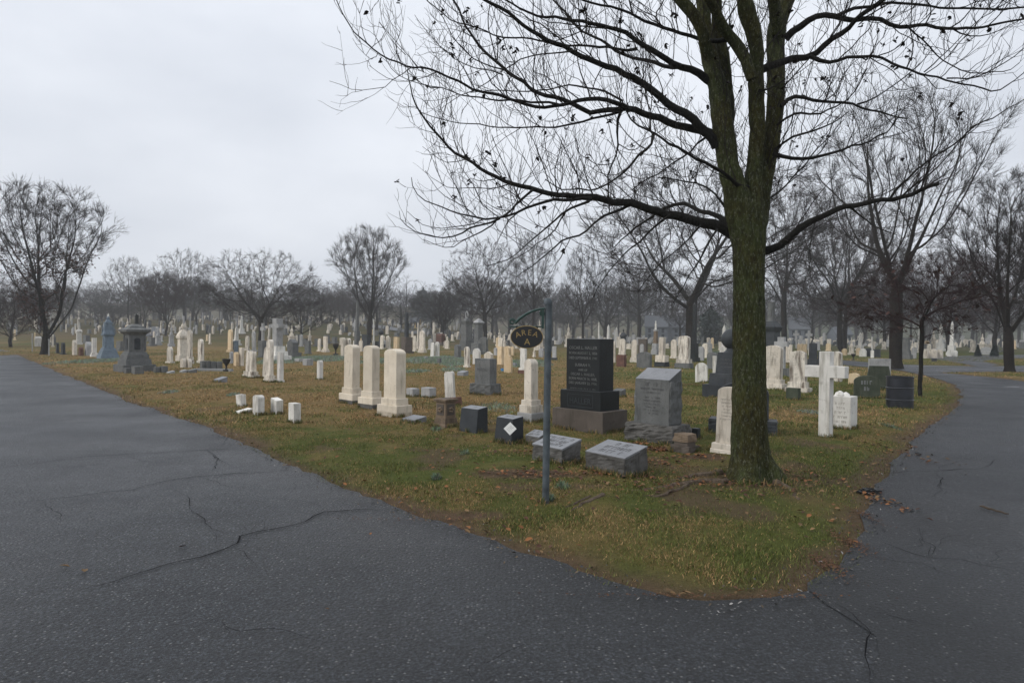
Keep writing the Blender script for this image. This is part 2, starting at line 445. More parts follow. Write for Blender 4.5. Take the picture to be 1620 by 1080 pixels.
def densify(poly, step=0.13, jit=0.075):
    out = []
    n = len(poly)
    for i in range(n):
        a = np.array(poly[i]); b = np.array(poly[(i + 1) % n]); L = np.linalg.norm(b - a)
        far = max(1.0, (abs(a[1]) + abs(b[1])) / 2 / 10)
        k = max(1, int(L / (step * far)))
        nrm = np.array([-(b - a)[1], (b - a)[0]]) / max(L, 1e-6)
        for j in range(k):
            p = a + (b - a) * j / k
            o = (fbm(p[0], p[1], 0.9, 3, 3) - 0.5) * 4 * jit + (fbm(p[0], p[1], 0.16, 9, 2) - 0.5) * 1.2 * jit
            out.append(tuple(p + nrm * o))
    return out
main_d = densify(main); branch_d = densify(branch, 0.3, 0.05)
def inpoly(x, y, poly):
    c = np.zeros(np.shape(x), bool)
    px = [p[0] for p in poly]; py = [p[1] for p in poly]; n = len(poly)
    j = n - 1
    for i in range(n):
        if py[i] != py[j]:
            k = ((py[i] > y) != (py[j] > y)) & (x < (px[j] - px[i]) * (y - py[i]) / (py[j] - py[i]) + px[i])
            c ^= k
        j = i
    return c
# signed distance to the road edge (positive on grass) on a raster, looked up by interpolation
RX0, RX1, RY0, RY1, RS = -32.0, 32.0, 1.0, 47.0, 0.14
gx, gy = np.meshgrid(np.arange(RX0, RX1, RS), np.arange(RY0, RY1, RS))
B = np.array([p for p in main_d + branch_d if -34 < p[0] < 34 and -1 < p[1] < 49], np.float32)
fx, fy = gx.ravel().astype(np.float32), gy.ravel().astype(np.float32)
dd = np.full(fx.shape, 99, np.float32)
for i in range(0, len(B)):
    np.minimum(dd, (fx - B[i, 0]) ** 2 + (fy - B[i, 1]) ** 2, out=dd)
dd = np.sqrt(dd)
ins = inpoly(fx, fy, main_d) | inpoly(fx, fy, branch_d)
SD = np.where(ins, -dd, dd).reshape(gx.shape)
def edge(x, y):
    u = (np.asarray(x) - RX0) / RS; v = (np.asarray(y) - RY0) / RS
    ok = (u > 0) & (v > 0) & (u < SD.shape[1] - 2) & (v < SD.shape[0] - 2)
    u = np.clip(u, 0, SD.shape[1] - 2.001); v = np.clip(v, 0, SD.shape[0] - 2.001)
    i = u.astype(int); j = v.astype(int); a = u - i; b = v - j
    s = (SD[j, i] * (1 - a) + SD[j, i + 1] * a) * (1 - b) + (SD[j + 1, i] * (1 - a) + SD[j + 1, i + 1] * a) * b
    return np.where(ok, s, 5.0)
TRUNK = gp(1187, 762)
TX, TY = TRUNK.x, TRUNK.y
def lawn(x, y):
    """(dead, dirt) share of the lawn at a place"""
    d = np.maximum(y, 1); k = x / d
    dead = 0.14 + 0.46 * sstep(8.5, 14, d) * sstep(0.32, 0.08, k) + 0.20 * sstep(8.5, 14, d) - 0.25 * sstep(40, 70, d)
    dead = dead + 1.1 * (fbm(x, y, 5.5, 111, 2) - 0.5) + 1.3 * (fbm(x, y, 2.2, 11, 4) - 0.5) + 1.3 * (fbm(x, y, 0.42, 5, 3) - 0.5)
    e = edge(x, y)
    dirt = sstep(0.42, 0.0, e - 0.5 * (fbm(x, y, 0.8, 21, 3) - 0.4)) * 0.9
    tr = np.hypot(x - TX, y - TY)
    dirt = np.maximum(dirt, 0.75 * sstep(1.3, 0.35, tr + 0.7 * (fbm(x, y, 0.5, 31, 2) - 0.5)))
    dirt = np.maximum(dirt, 0.75 * sstep(0.61, 0.73, fbm(x, y, 0.9, 41, 3)) * sstep(20, 10, d))
    for (cx, cy, rx, ry) in ((840, 757, 0.75, 0.3), (1110, 725, 0.35, 0.25), (640, 815, 0.8, 0.2)):
        c = gp(cx, cy)
        q = np.hypot((x - c.x) / rx, (y - c.y) / ry)
        dirt = np.maximum(dirt, 0.95 * sstep(1.2, 0.6, q + 1.0 * (fbm(x, y, 0.25, 61, 2) - 0.5)))
    return np.clip(dead, 0, 1), np.clip(dirt, 0, 1)
GREEN, DEAD, DIRT = np.array([0.068, 0.080, 0.018]), np.array([0.165, 0.112, 0.046]), np.array([0.095, 0.062, 0.040])
def lawncol(x, y):
    dead, dirt = lawn(x, y)
    c = GREEN * (1 - dead[..., None]) + DEAD * dead[..., None]
    c = c * (1 - 0.55 * sstep(50, 120, y))[..., None]           # turf colour darkens with distance towards the far slope
    return c * (1 - dirt[..., None]) + DIRT * dirt[..., None]
def axis(a, lo, hi, s0, k):
    out = list(np.arange(lo, hi, s0)); s = s0; v = hi
    while v < a[1]: out.append(v); s *= k; v += s
    out.append(a[1]); s = s0; v = lo; pre = []
    while v > a[0]: s *= k; v -= s; pre.append(max(v, a[0]))
    return np.array(pre[::-1] + out)
xs = axis((-420, 420), -8, 9, 0.11, 1.045); ys = axis((-45, 450), 3.5, 14, 0.10, 1.03)
X, Y = np.meshgrid(xs, ys)
Z = H(X, Y)
E = edge(X, Y)
Z = Z + sstep(0.08, 0.9, E) * (0.05 * fbm(X, Y, 1.3, 77, 3) + 0.025 * fbm(X, Y, 0.3, 78, 2)) * sstep(60, 30, Y)
def GZ(x, y):
    e = edge(x, y)
    return H(x, y) + sstep(0.08, 0.9, e) * (0.05 * fbm(x, y, 1.3, 77, 3) + 0.025 * fbm(x, y, 0.3, 78, 2)) * sstep(60, 30, y)
nx, ny = len(xs), len(ys)
ii = (np.arange(ny - 1)[:, None] * nx + np.arange(nx - 1)[None, :]).ravel()
me = np_mesh('ground', np.stack([X, Y, Z], -1).reshape(-1, 3), quads=np.stack([ii, ii + 1, ii + nx + 1, ii + nx], 1), col=lawncol(X, Y).reshape(-1, 3), smooth=True)
prop(link('ground', me, M['soil']), kind='structure')

from mathutils.geometry import delaunay_2d_cdt
def sheet(name, poly, z, m, drape=False, seed=0):
    xs_ = [p[0] for p in poly]; ys_ = [p[1] for p in poly]; pts = [Vector(p) for p in poly]; n = len(pts)
    X0, X1, Y0, Y1 = min(xs_), max(xs_), min(ys_), max(ys_)
    gx_, gy_ = [], []
    for y in (np.geomspace(2.2, max(Y1, 3), 90) if not drape else np.linspace(Y0, Y1, 14)):
        st = max(.16, .045 * y); xx = np.arange(max(X0, -1.1 * y - 2), min(X1, 1.1 * y + 2), st) if not drape else np.linspace(X0, X1, 24)
        gx_.append(xx); gy_.append(np.full(len(xx), y))
    gx_ = np.concatenate(gx_); gy_ = np.concatenate(gy_); k = inpoly(gx_, gy_, poly)
    if not drape: k &= edge(gx_, gy_) < -.06
    pts += [Vector((x, y)) for x, y in zip(gx_[k], gy_[k])]
    vo, _, fo, _, _, _ = delaunay_2d_cdt(pts, [(i, (i + 1) % n) for i in range(n)], [], 1, 1e-4)
    v = np.array([(p[0], p[1]) for p in vo]); v = np.c_[v, (H(v[:, 0], v[:, 1]) + z) if drape else np.full(len(v), z)]
    f = np.array([t_ for t_ in fo if len(t_) == 3]); e1 = v[f[:, 1]] - v[f[:, 0]]; e2 = v[f[:, 2]] - v[f[:, 0]]; fl = (e1[:, 0] * e2[:, 1] - e1[:, 1] * e2[:, 0]) < 0; f[fl] = f[fl][:, ::-1]
    d = -edge(v[:, 0], v[:, 1]); d = np.where(d < -1, 5, d)
    w = 0.62 + 0.38 * sstep(0.0, 0.9, d + 0.8 * (fbm(v[:, 0], v[:, 1], 1.2, 14 + seed, 3) - .5)) + 0.30 * (fbm(v[:, 0], v[:, 1], 2.6, 24 + seed, 3) - .5) + .16 * sstep(1.4, 2.6, d) * (1 - sstep(2.6, 4.2, d))
    me = np_mesh(name, v, tris=f, col=np.clip(w, .3, 1.5)[:, None] * np.ones(3))
    return prop(link(name, me, m), kind='structure')
sheet('road', main_d, 0.010, M['asph'])
sheet('side_road', branch_d, 0.016, M['asph2'])
for q in ([(575, 511), (592, 513), (612, 516), (636, 521), (655, 524), (664, 522.5), (675, 517), (688, 513), (696, 513), (684, 518.5), (680, 524), (672, 528), (655, 529), (634, 525.5), (610, 521), (575, 517)], [(222, 518), (247, 517), (262, 521), (250, 532), (226, 533)]):
    sheet('far_road', [P2(*p) for p in q], 0.10, M['asph2'], True)
# the newer surface of the road on the right, laid against the old one along a ragged seam
seam = [(1285, 937), (1310, 960), (1345, 985), (1372, 1010), (1375, 1040), (1366, 1085)]
rr = [p for p in ISL if p[0] >= 1303 and p[1] < 940][:18]
newer = [P2(*p) for p in rr] + [P2(1300, 575), P2(1300, 568.5)] + [P2(*p) for p in CROSS[2:7]] + [P2(1620, 579.2), P2(1760, 579.2), P2(1760, 588.3), P2(1620, 587.7), P2(1550, 587.7), P2(1481, 589.3), P2(1547, 595.6), P2(1620, 603.6)] + [(13.6, 13.9), (10.4, 8), (9.0, 3), (9.0, -3), (1.6, -3)] + [P2(*p) for p in seam[::-1]]
sheet('newer_road', densify(newer, 0.14, 0.045), 0.0145, M['asph2'])
# cracks: thin jagged openings filled with dirt
def crack(pts, w0, z, sub=3):
    ps = [np.array(P2(*p)) for p in pts]; q = []
    for a, b in zip(ps[:-1], ps[1:]):
        k = max(2, int(np.linalg.norm(b - a) / 0.07))
        for j in range(k): q.append(a + (b - a) * j / k)
    q.append(ps[-1]); q = np.array(q); n = len(q)
    tg = np.gradient(q, axis=0); tg /= np.maximum(np.linalg.norm(tg, axis=1)[:, None], 1e-6); nr = np.stack([-tg[:, 1], tg[:, 0]], 1)
    off = (np.array([float(vnoise(p[0], p[1], 0.11, 5)) for p in q]) - 0.5) * 0.055 + (np.array([float(vnoise(p[0], p[1], 0.4, 6)) for p in q]) - 0.5) * 0.08
    q = q + nr * off[:, None]
    w = w0 * (0.35 + 1.1 * np.array([float(vnoise(p[0], p[1], 0.2, 8)) for p in q])) * np.minimum(1, np.minimum(np.arange(n) + 1, n - np.arange(n)) / 8)
    v = np.concatenate([np.c_[q + nr * w[:, None], np.full(n, z)], np.c_[q - nr * w[:, None], np.full(n, z)]])
    i = np.arange(n - 1)
    return v, np.stack([i + n, i + n + 1, i + 1, i], 1)
CR = [([(-10, 801), (60, 794), (140, 784), (210, 777), (260, 764), (310, 756), (370, 752), (420, 749), (470, 744)], .011),
      ([(130, 938), (200, 917), (260, 900), (320, 885), (350, 872), (370, 862), (378, 851), (420, 843), (460, 836), (500, 820), (512, 812), (560, 810), (640, 808)], .014),
      ([(366, 874), (385, 864), (396, 858)], .008), ([(280, 776), (292, 795), (310, 815), (340, 838), (360, 845), (378, 850)], .006),
      ([(512, 812), (495, 800), (470, 795), (440, 790), (400, 792)], .006),
      ([(0, 742), (60, 735), (130, 725), (190, 721), (260, 717), (330, 713), (398, 710)], .010),
      ([(310, 975), (350, 990), (380, 1003), (430, 1000), (480, 1018), (520, 1030)], .005),
      ([(830, 1025), (800, 1040), (770, 1053), (750, 1060), (755, 1078)], .007),
      ([(1375, 965), (1390, 976), (1420, 982), (1450, 987), (1490, 997)], .006),
      ([(1400, 862), (1430, 873), (1470, 884), (1520, 888), (1560, 898), (1625, 910)], .010),
      ([(1465, 883), (1475, 868), (1460, 858), (1452, 838)], .005),
      ([(1395, 752), (1440, 748), (1480, 746), (1540, 744), (1625, 752)], .009),
      ([(1310, 950), (1345, 975), (1372, 1005), (1380, 1035), (1366, 1090)], .006),
      ([(1520, 915), (1490, 905), (1460, 893), (1400, 888), (1350, 876)], .005)]
cr_r = random.Random(3)
for p, w in list(CR):                                     # finer side cracks
    for _ in range(5 if w > .008 else 2):
        i = cr_r.randrange(1, len(p)); x0, y0 = p[i]; sg = cr_r.choice((-1, 1)); L = cr_r.uniform(14, 46); an = cr_r.uniform(.2, 1.2) * sg
        q = [(x0, y0)]
        for k in range(3): q.append((q[-1][0] + L * math.cos(an) * cr_r.choice((1, 1, .6)), q[-1][1] + L * .38 * math.sin(an))); an += cr_r.uniform(-.7, .7)
        CR.append((q, cr_r.uniform(.0025, .005)))
vs, qs, n0 = [], [], 0
for p, w in CR:
    v, q = crack(p, w * 0.62, 0.0195); vs.append(v); qs.append(q + n0); n0 += len(v)
prop(link('road_cracks', np_mesh('road_cracks', np.concatenate(vs), quads=np.concatenate(qs)), M['crack']), kind='structure')
a, b, c_, d = [gp(*p) for p in ((1588, 613), (1612, 613.6), (1614, 612), (1592, 611.5))]
prop(link('road_marking', np_mesh('road_marking', [(p.x, p.y, 0.0195) for p in (a, b, c_, d)], quads=[(0, 1, 2, 3)]), M['paint']), kind='structure')

# ------------------------------------------------------------------ grass blades, ground cover, fallen leaves
def blades(x, y, z, h, w, lean, col):
    n = len(x)
    a = rng.uniform(0, 2 * np.pi, n); la = rng.uniform(0, 2 * np.pi, n)
    dx, dy = np.cos(a) * w / 2, np.sin(a) * w / 2
    lx, ly = np.cos(la) * h * lean, np.sin(la) * h * lean
    hz = h * np.sqrt(np.maximum(0.05, 1 - lean ** 2))
    v = np.empty((n, 5, 3), np.float32)
    v[:, 0] = np.c_[x - dx, y - dy, z - 0.004]; v[:, 1] = np.c_[x + dx, y + dy, z - 0.004]
    v[:, 2] = np.c_[x + dx * .8 + lx * .35, y + dy * .8 + ly * .35, z + hz * .6]; v[:, 3] = np.c_[x - dx * .8 + lx * .35, y - dy * .8 + ly * .35, z + hz * .6]
    v[:, 4] = np.c_[x + lx, y + ly, z + hz]
    i = np.arange(n) * 5
    return v.reshape(-1, 3), np.stack([i + 3, i + 2, i + 4], 1), np.stack([i, i + 1, i + 2, i + 3], 1), np.repeat(col, 5, axis=0)
def scatter(n, d0, d1, pw):
    u = rng.uniform(0, 1, n)
    d = (d0 ** (2 - pw) + u * (d1 ** (2 - pw) - d0 ** (2 - pw))) ** (1 / (2 - pw))
    k = rng.uniform(-0.84, 0.92, n)
    return k * d, d
VS, TS, QS, CS, n0 = [], [], [], [], 0
def emit(x, y, h, w, lean, col):
    global n0
    v, t_, q_, c_ = blades(x, y, GZ(x, y), h, w, lean, col)
    VS.append(v); TS.append(t_ + n0); QS.append(q_ + n0); CS.append(c_); n0 += len(v)
def lawnblades(n, d0, d1, pw, hs, ws):
    x, y = scatter(n, d0, d1, pw)
    e = edge(x, y) + 0.10 * (fbm(x, y, 0.3, 91, 2) - 0.35)
    dead, dirt = lawn(x, y)
    tuft = fbm(x, y, 0.55, 51, 3)
    keep = (e > -0.07) & (rng.uniform(0, 1, n) > dirt * 0.92) & (rng.uniform(0, 1, n) < 0.12 + 2.4 * np.clip(tuft - 0.30, 0, 1)) & (np.hypot(x - TX, y - TY) > 0.36)
    x, y, dead, tuft = x[keep], y[keep], dead[keep], tuft[keep]
    m = len(x); isd = rng.uniform(0, 1, m) < 0.15 + dead * 0.75
    b = rng.uniform(0.45, 1.5, m)[:, None]
    g = np.array([0.082, 0.106, 0.024]) * (1 - rng.uniform(0, 0.4, (m, 1))) + np.array([0.165, 0.138, 0.045]) * rng.uniform(0, 0.4, (m, 1))
    o = np.array([0.37, 0.24, 0.11]) * (1 - rng.uniform(0, 1, (m, 1)) * 0.5) + np.array([0.10, 0.065, 0.03]) * 0.3
    col = np.where(isd[:, None], o, g) * b
    h = rng.uniform(*hs, m) * (0.35 + 1.4 * tuft) * np.where(isd, 0.75, 1.0)
    lean = np.where(isd, rng.uniform(0.6, 0.97, m), rng.uniform(0.35, 0.93, m))
    emit(x, y, h, rng.uniform(*ws, m), lean, col)
lawnblades(430000, 4.4, 12, 1.0, (0.018, 0.045), (0.003, 0.006))
lawnblades(300000, 12, 26, 1.2, (0.03, 0.07), (0.007, 0.013))
lawnblades(120000, 26, 60, 1.3, (0.04, 0.08), (0.018, 0.035))
me = np_mesh('grass', np.concatenate(VS), np.concatenate(TS), np.concatenate(QS), np.concatenate(CS))
prop(link('grass', me, M['blade']), 'short winter grass, part green and part straw brown, over the cemetery lawn', 'grass', kind='stuff')
# greyish green mats of ground cover
VS, TS, QS, CS, n0 = [], [], [], [], 0
MATS = [(155, 572, 40, 6), (500, 568, 62, 7), (455, 571, 24, 6), (690, 569, 52, 7), (660, 589, 22, 3), (718, 586, 20, 4), (835, 575, 40, 7), (600, 572, 30, 5), (820, 578, 22, 5),
        (785, 646, 27, 9), (805, 651, 14, 7), (722, 575, 22, 6), (690, 684, 10, 4), (890, 778, 11, 5), (872, 795, 5, 3), (1408, 677, 8, 5), (690, 762, 7, 4), (268, 623, 12, 3), (370, 626, 8, 3), (1160, 560, 14, 4), (1285, 655, 18, 5), (960, 640, 14, 5), (735, 723, 9, 4)]
for (mx_, my, rx, ry) in MATS:
    c = gp(mx_, my); s = c.y / F
    ra = rx * s; rb = ry * s * (c.y / CAMH) * .9
    n = int(min(26000, 350 + (2600 if c.y < 20 else 1300) * ra * rb))
    q = np.sqrt(rng.uniform(0, 1, n)); a = rng.uniform(0, 2 * np.pi, n)
    x = c.x + ra * q * np.cos(a) * 1.05; y = c.y + rb * q * np.sin(a) * 1.05
    k = (edge(x, y) > 0.05) & (rng.uniform(0, 1, n) < 1.15 - q + 1.8 * (fbm(x, y, 0.35 * max(.4, ra), 15, 3) - 0.5))
    x, y, q = x[k], y[k], q[k]; m_ = len(x)
    near = max(1.0, c.y / 12)
    col = (np.array([0.13, 0.165, 0.105]) if c.y < 13 else np.array([0.20, 0.245, 0.18])) * rng.uniform(0.55, 1.35, m_)[:, None] * (1 + 0.25 * rng.uniform(-1, 1, (m_, 3)))
    emit(x, y, rng.uniform(0.03, 0.10, m_) * (1.1 - 0.6 * q) * near ** 0.6, rng.uniform(0.006, 0.012, m_) * near, rng.uniform(0.3, 0.95, m_), col)
me = np_mesh('ground_cover', np.concatenate(VS), np.concatenate(TS), np.concatenate(QS), np.concatenate(CS))
prop(link('ground_cover', me, M['blade']), 'low grey-green mats of creeping plants between the graves', 'ground cover', kind='stuff')
# leaves
def leafmesh(x, y, z, s, col, flat=0.35):
    n = len(x); a = rng.uniform(0, 2 * np.pi, n)
    u = np.c_[np.cos(a), np.sin(a), rng.uniform(-flat, flat, n)]; w = np.c_[-np.sin(a), np.cos(a), rng.uniform(-flat, flat, n)]
    p = np.c_[x, y, z]; v = np.empty((n, 6, 3), np.float32); s = s[:, None]
    up = np.array([0, 0, 1.0])
    v[:, 0] = p - u * s; v[:, 1] = p - u * s * .3 + w * s * .55 + up * s * .22; v[:, 2] = p + u * s * .4 + w * s * .45 + up * s * .3
    v[:, 3] = p + u * s; v[:, 4] = p + u * s * .4 - w * s * .45 + up * s * .25; v[:, 5] = p - u * s * .3 - w * s * .55 + up * s * .15
    i = np.arange(n) * 6
    return v.reshape(-1, 3), np.concatenate([np.stack([i, i + 3, i + 2, i + 1], 1), np.stack([i, i + 5, i + 4, i + 3], 1)]), np.repeat(col, 6, axis=0)
LX, LY = [], []
def pile(px, py, rx, ry, n):
    c = gp(px, py); LX.append(c.x + rng.normal(0, rx, n)); LY.append(c.y + rng.normal(0, ry, n))
pile(1035, 713, .30, .09, 420); pile(1000, 705, .15, .06, 60); pile(1092, 611, .55, .35, 260); pile(1360, 605, .5, .4, 200); pile(985, 757, .25, .05, 60); pile(1040, 735, .25, .2, 90)
pile(845, 757, .45, .16, 160); pile(1085, 725, .3, .2, 70); pile(1225, 760, .35, .3, 120); pile(1110, 770, .6, .2, 160); pile(850, 722, .3, .1, 60); pile(1150, 940, .30, .03, 12)
pile(1385, 790, .06, .3, 60); pile(1420, 715, .15, .6, 60)
x, y = scatter(5200, 5, 24, 1.0); k = (edge(x, y) > -0.1) & (fbm(x, y, 1.6, 71, 3) > 0.42); LX.append(x[k]); LY.append(y[k])
x, y = scatter(9, 3, 12, 1.0); k = edge(x, y) < -0.2; LX.append(x[k]); LY.append(y[k])
x = np.concatenate(LX); y = np.concatenate(LY); n = len(x)
t_ = rng.uniform(0, 1, (n, 1))
col = np.where(t_ < 0.35, [0.20, 0.085, 0.032], np.where(t_ < 0.75, [0.085, 0.04, 0.024], [0.17, 0.105, 0.05])) * rng.uniform(0.6, 1.25, (n, 1))
sz = rng.uniform(0.014, 0.036, n)
for (px, py, rx, ry, k) in ((1308, 896, .04, .14, 420), (1342, 860, .04, .16, 420), (1366, 817, .03, .2, 200), (1130, 947, .45, .02, 200), (700, 825, .5, .05, 160)):   # fine litter in the gutter of the road edge
    c = gp(px, py); x = np.r_[x, c.x + rng.normal(0, rx, k) + (rng.normal(0, 1, k) * .02)]; y = np.r_[y, c.y + rng.normal(0, ry, k)]; sz = np.r_[sz, rng.uniform(.004, .011, k)]
    col = np.r_[col, np.array([0.11, 0.055, 0.03]) * rng.uniform(.5, 1.3, (k, 1))]
n = len(x)
v, q, cc = leafmesh(x, y, GZ(x, y) + np.where(edge(x, y) < 0, 0.024, 0.02), sz, col)
prop(link('fallen_leaves', np_mesh('fallen_leaves', v, quads=q, col=cc), M['leaf']), 'dry brown leaves lying on the grass and along the road edge', 'leaves', kind='stuff')
# grit and crumbs of asphalt along the road edge
bi = rng.integers(0, len(B), 5200)
x = B[bi, 0] + rng.normal(0, 0.10, len(bi)); y = B[bi, 1] + rng.normal(0, 0.10, len(bi)); k = (y < 22) & (y > 3); x, y = x[k], y[k]; n = len(x)
t_ = rng.uniform(0, 1, (n, 1)); col = np.where(t_ < 0.6, [0.06, 0.06, 0.062], np.where(t_ < 0.9, [0.10, 0.075, 0.05], [0.28, 0.27, 0.26])) * rng.uniform(.7, 1.2, (n, 1))
v, q, cc = leafmesh(x, y, GZ(x, y) + 0.018, rng.uniform(0.005, 0.016, n), col, 0.6)
prop(link('gravel', np_mesh('gravel', v, quads=q, col=cc), M['leaf']), 'loose grit and asphalt crumbs along the road edge', 'gravel', kind='stuff')
# ------------------------------------------------------------------ trees
def tubes(branches, smooth=True):
    """branches: list of (pts (N,3), radii (N)); returns vertices and quads of tapered tubes, batched by shape"""
    groups = {}
    for p, r in branches:
        m = r[0]
        n = 3 if m < 0.012 else 4 if m < 0.03 else 6 if m < 0.09 else 12
        groups.setdefault((len(p), n), []).append((p, r))
    V, Q, T, o = [], [], [], 0
    for (N, n), L in groups.items():
        Pt = np.array([b[0] for b in L], np.float32); Rr = np.array([b[1] for b in L], np.float32)
        tg = np.gradient(Pt, axis=1); tg /= np.maximum(np.linalg.norm(tg, axis=2, keepdims=True), 1e-9)
        mean = tg.mean(axis=1, keepdims=True)
        ref = np.where(np.abs(mean[..., 2:3]) > 0.8, np.array([1.0, 0.1, 0]), np.array([0.1, 0, 1.0]))
        u = np.cross(tg, np.broadcast_to(ref, tg.shape)); u /= np.maximum(np.linalg.norm(u, axis=2, keepdims=True), 1e-9)
        w = np.cross(tg, u)
        a = np.arange(n) * 2 * np.pi / n
        ring = Pt[:, :, None, :] + Rr[:, :, None, None] * (u[:, :, None, :] * np.cos(a)[None, None, :, None] + w[:, :, None, :] * np.sin(a)[None, None, :, None])
        B_ = len(L); V.append(ring.reshape(-1, 3))
        base = o + (np.arange(B_) * N * n)[:, None, None] + (np.arange(N - 1) * n)[None, :, None]
        k = np.arange(n)[None, None, :]; k2 = (np.arange(n) + 1)[None, None, :] % n
        q = np.stack([base + k, base + k2, base + n + k2, base + n + k], -1).reshape(-1, 4)
        Q.append(q); o += B_ * N * n
    return np.concatenate(V), np.concatenate(Q)

def nrm(v): return v / max(np.linalg.norm(v), 1e-9)
def perp(d, rg):
    v = rg.normal(size=3); v -= d * v.dot(d); return nrm(v)
def shoot(p, d, L, r, rg, segs=4, wob=0.12, up=0.10, tip=0.35):
    pts = [p]; d = nrm(d)
    for _ in range(segs):
        d = nrm(d + rg.normal(size=3) * wob + np.array([0, 0, up])); pts.append(pts[-1] + d * L / segs)
    return np.array(pts), r * np.linspace(1, tip, segs + 1)

# ---- the big tree by the road corner: its limbs follow the photograph, each with a depth of its own
TD = TY
big = empty('bare_maple_tree', (TX, TY, 0), 0, 'big bare tree with a mossy green trunk standing on the grass corner by the signpost', 'tree')
big_r = np.random.default_rng(21)
def limb(px, dz0, dz1, r0, r1=0, pw=1.0):
    pts = np.array(px, float); seg = np.r_[0, np.cumsum(np.hypot(*np.diff(pts, axis=0).T))]; s = seg / seg[-1]
    k = max(6, int(seg[-1] / 14)); t_ = np.linspace(0, 1, k)
    # smooth resampling
    xx = np.interp(t_, s, pts[:, 0]); yy = np.interp(t_, s, pts[:, 1])
    for _ in range(1):
        xx[1:-1] = (xx[:-2] + 2 * xx[1:-1] + xx[2:]) / 4; yy[1:-1] = (yy[:-2] + 2 * yy[1:-1] + yy[2:]) / 4
    if len(pts) > 4 and not hasattr(r0, '__len__'): jx = big_r.normal(0, 2.2, k); jy = big_r.normal(0, 2.2, k); jx[0] = jy[0] = 0; xx = xx + (jx + np.roll(jx, 1)) / 2; yy = yy + (jy + np.roll(jy, 1)) / 2
    D = TD + dz0 + (dz1 - dz0) * t_ ** pw + 0.10 * np.sin(t_ * 7 + pts[0, 1])
    P = np.array([at(a, b_, c_) for a, b_, c_ in zip(xx, yy, D)])
    rad = (np.interp(t_, s, r0) if hasattr(r0, '__len__') else r0 * .78 + (r1 * .82 - r0 * .78) * t_ ** 0.58) * D / F
    kn = big_r.normal(size=(k, 3)) * np.minimum(.010, rad * .30)[:, None]; kn[1:-1] = (kn[:-2] + kn[1:-1] + kn[2:]) / 2; kn[0] = 0; P = P + kn
    rad = rad * (1 + 0.025 * big_r.normal(size=k))
    return P, rad
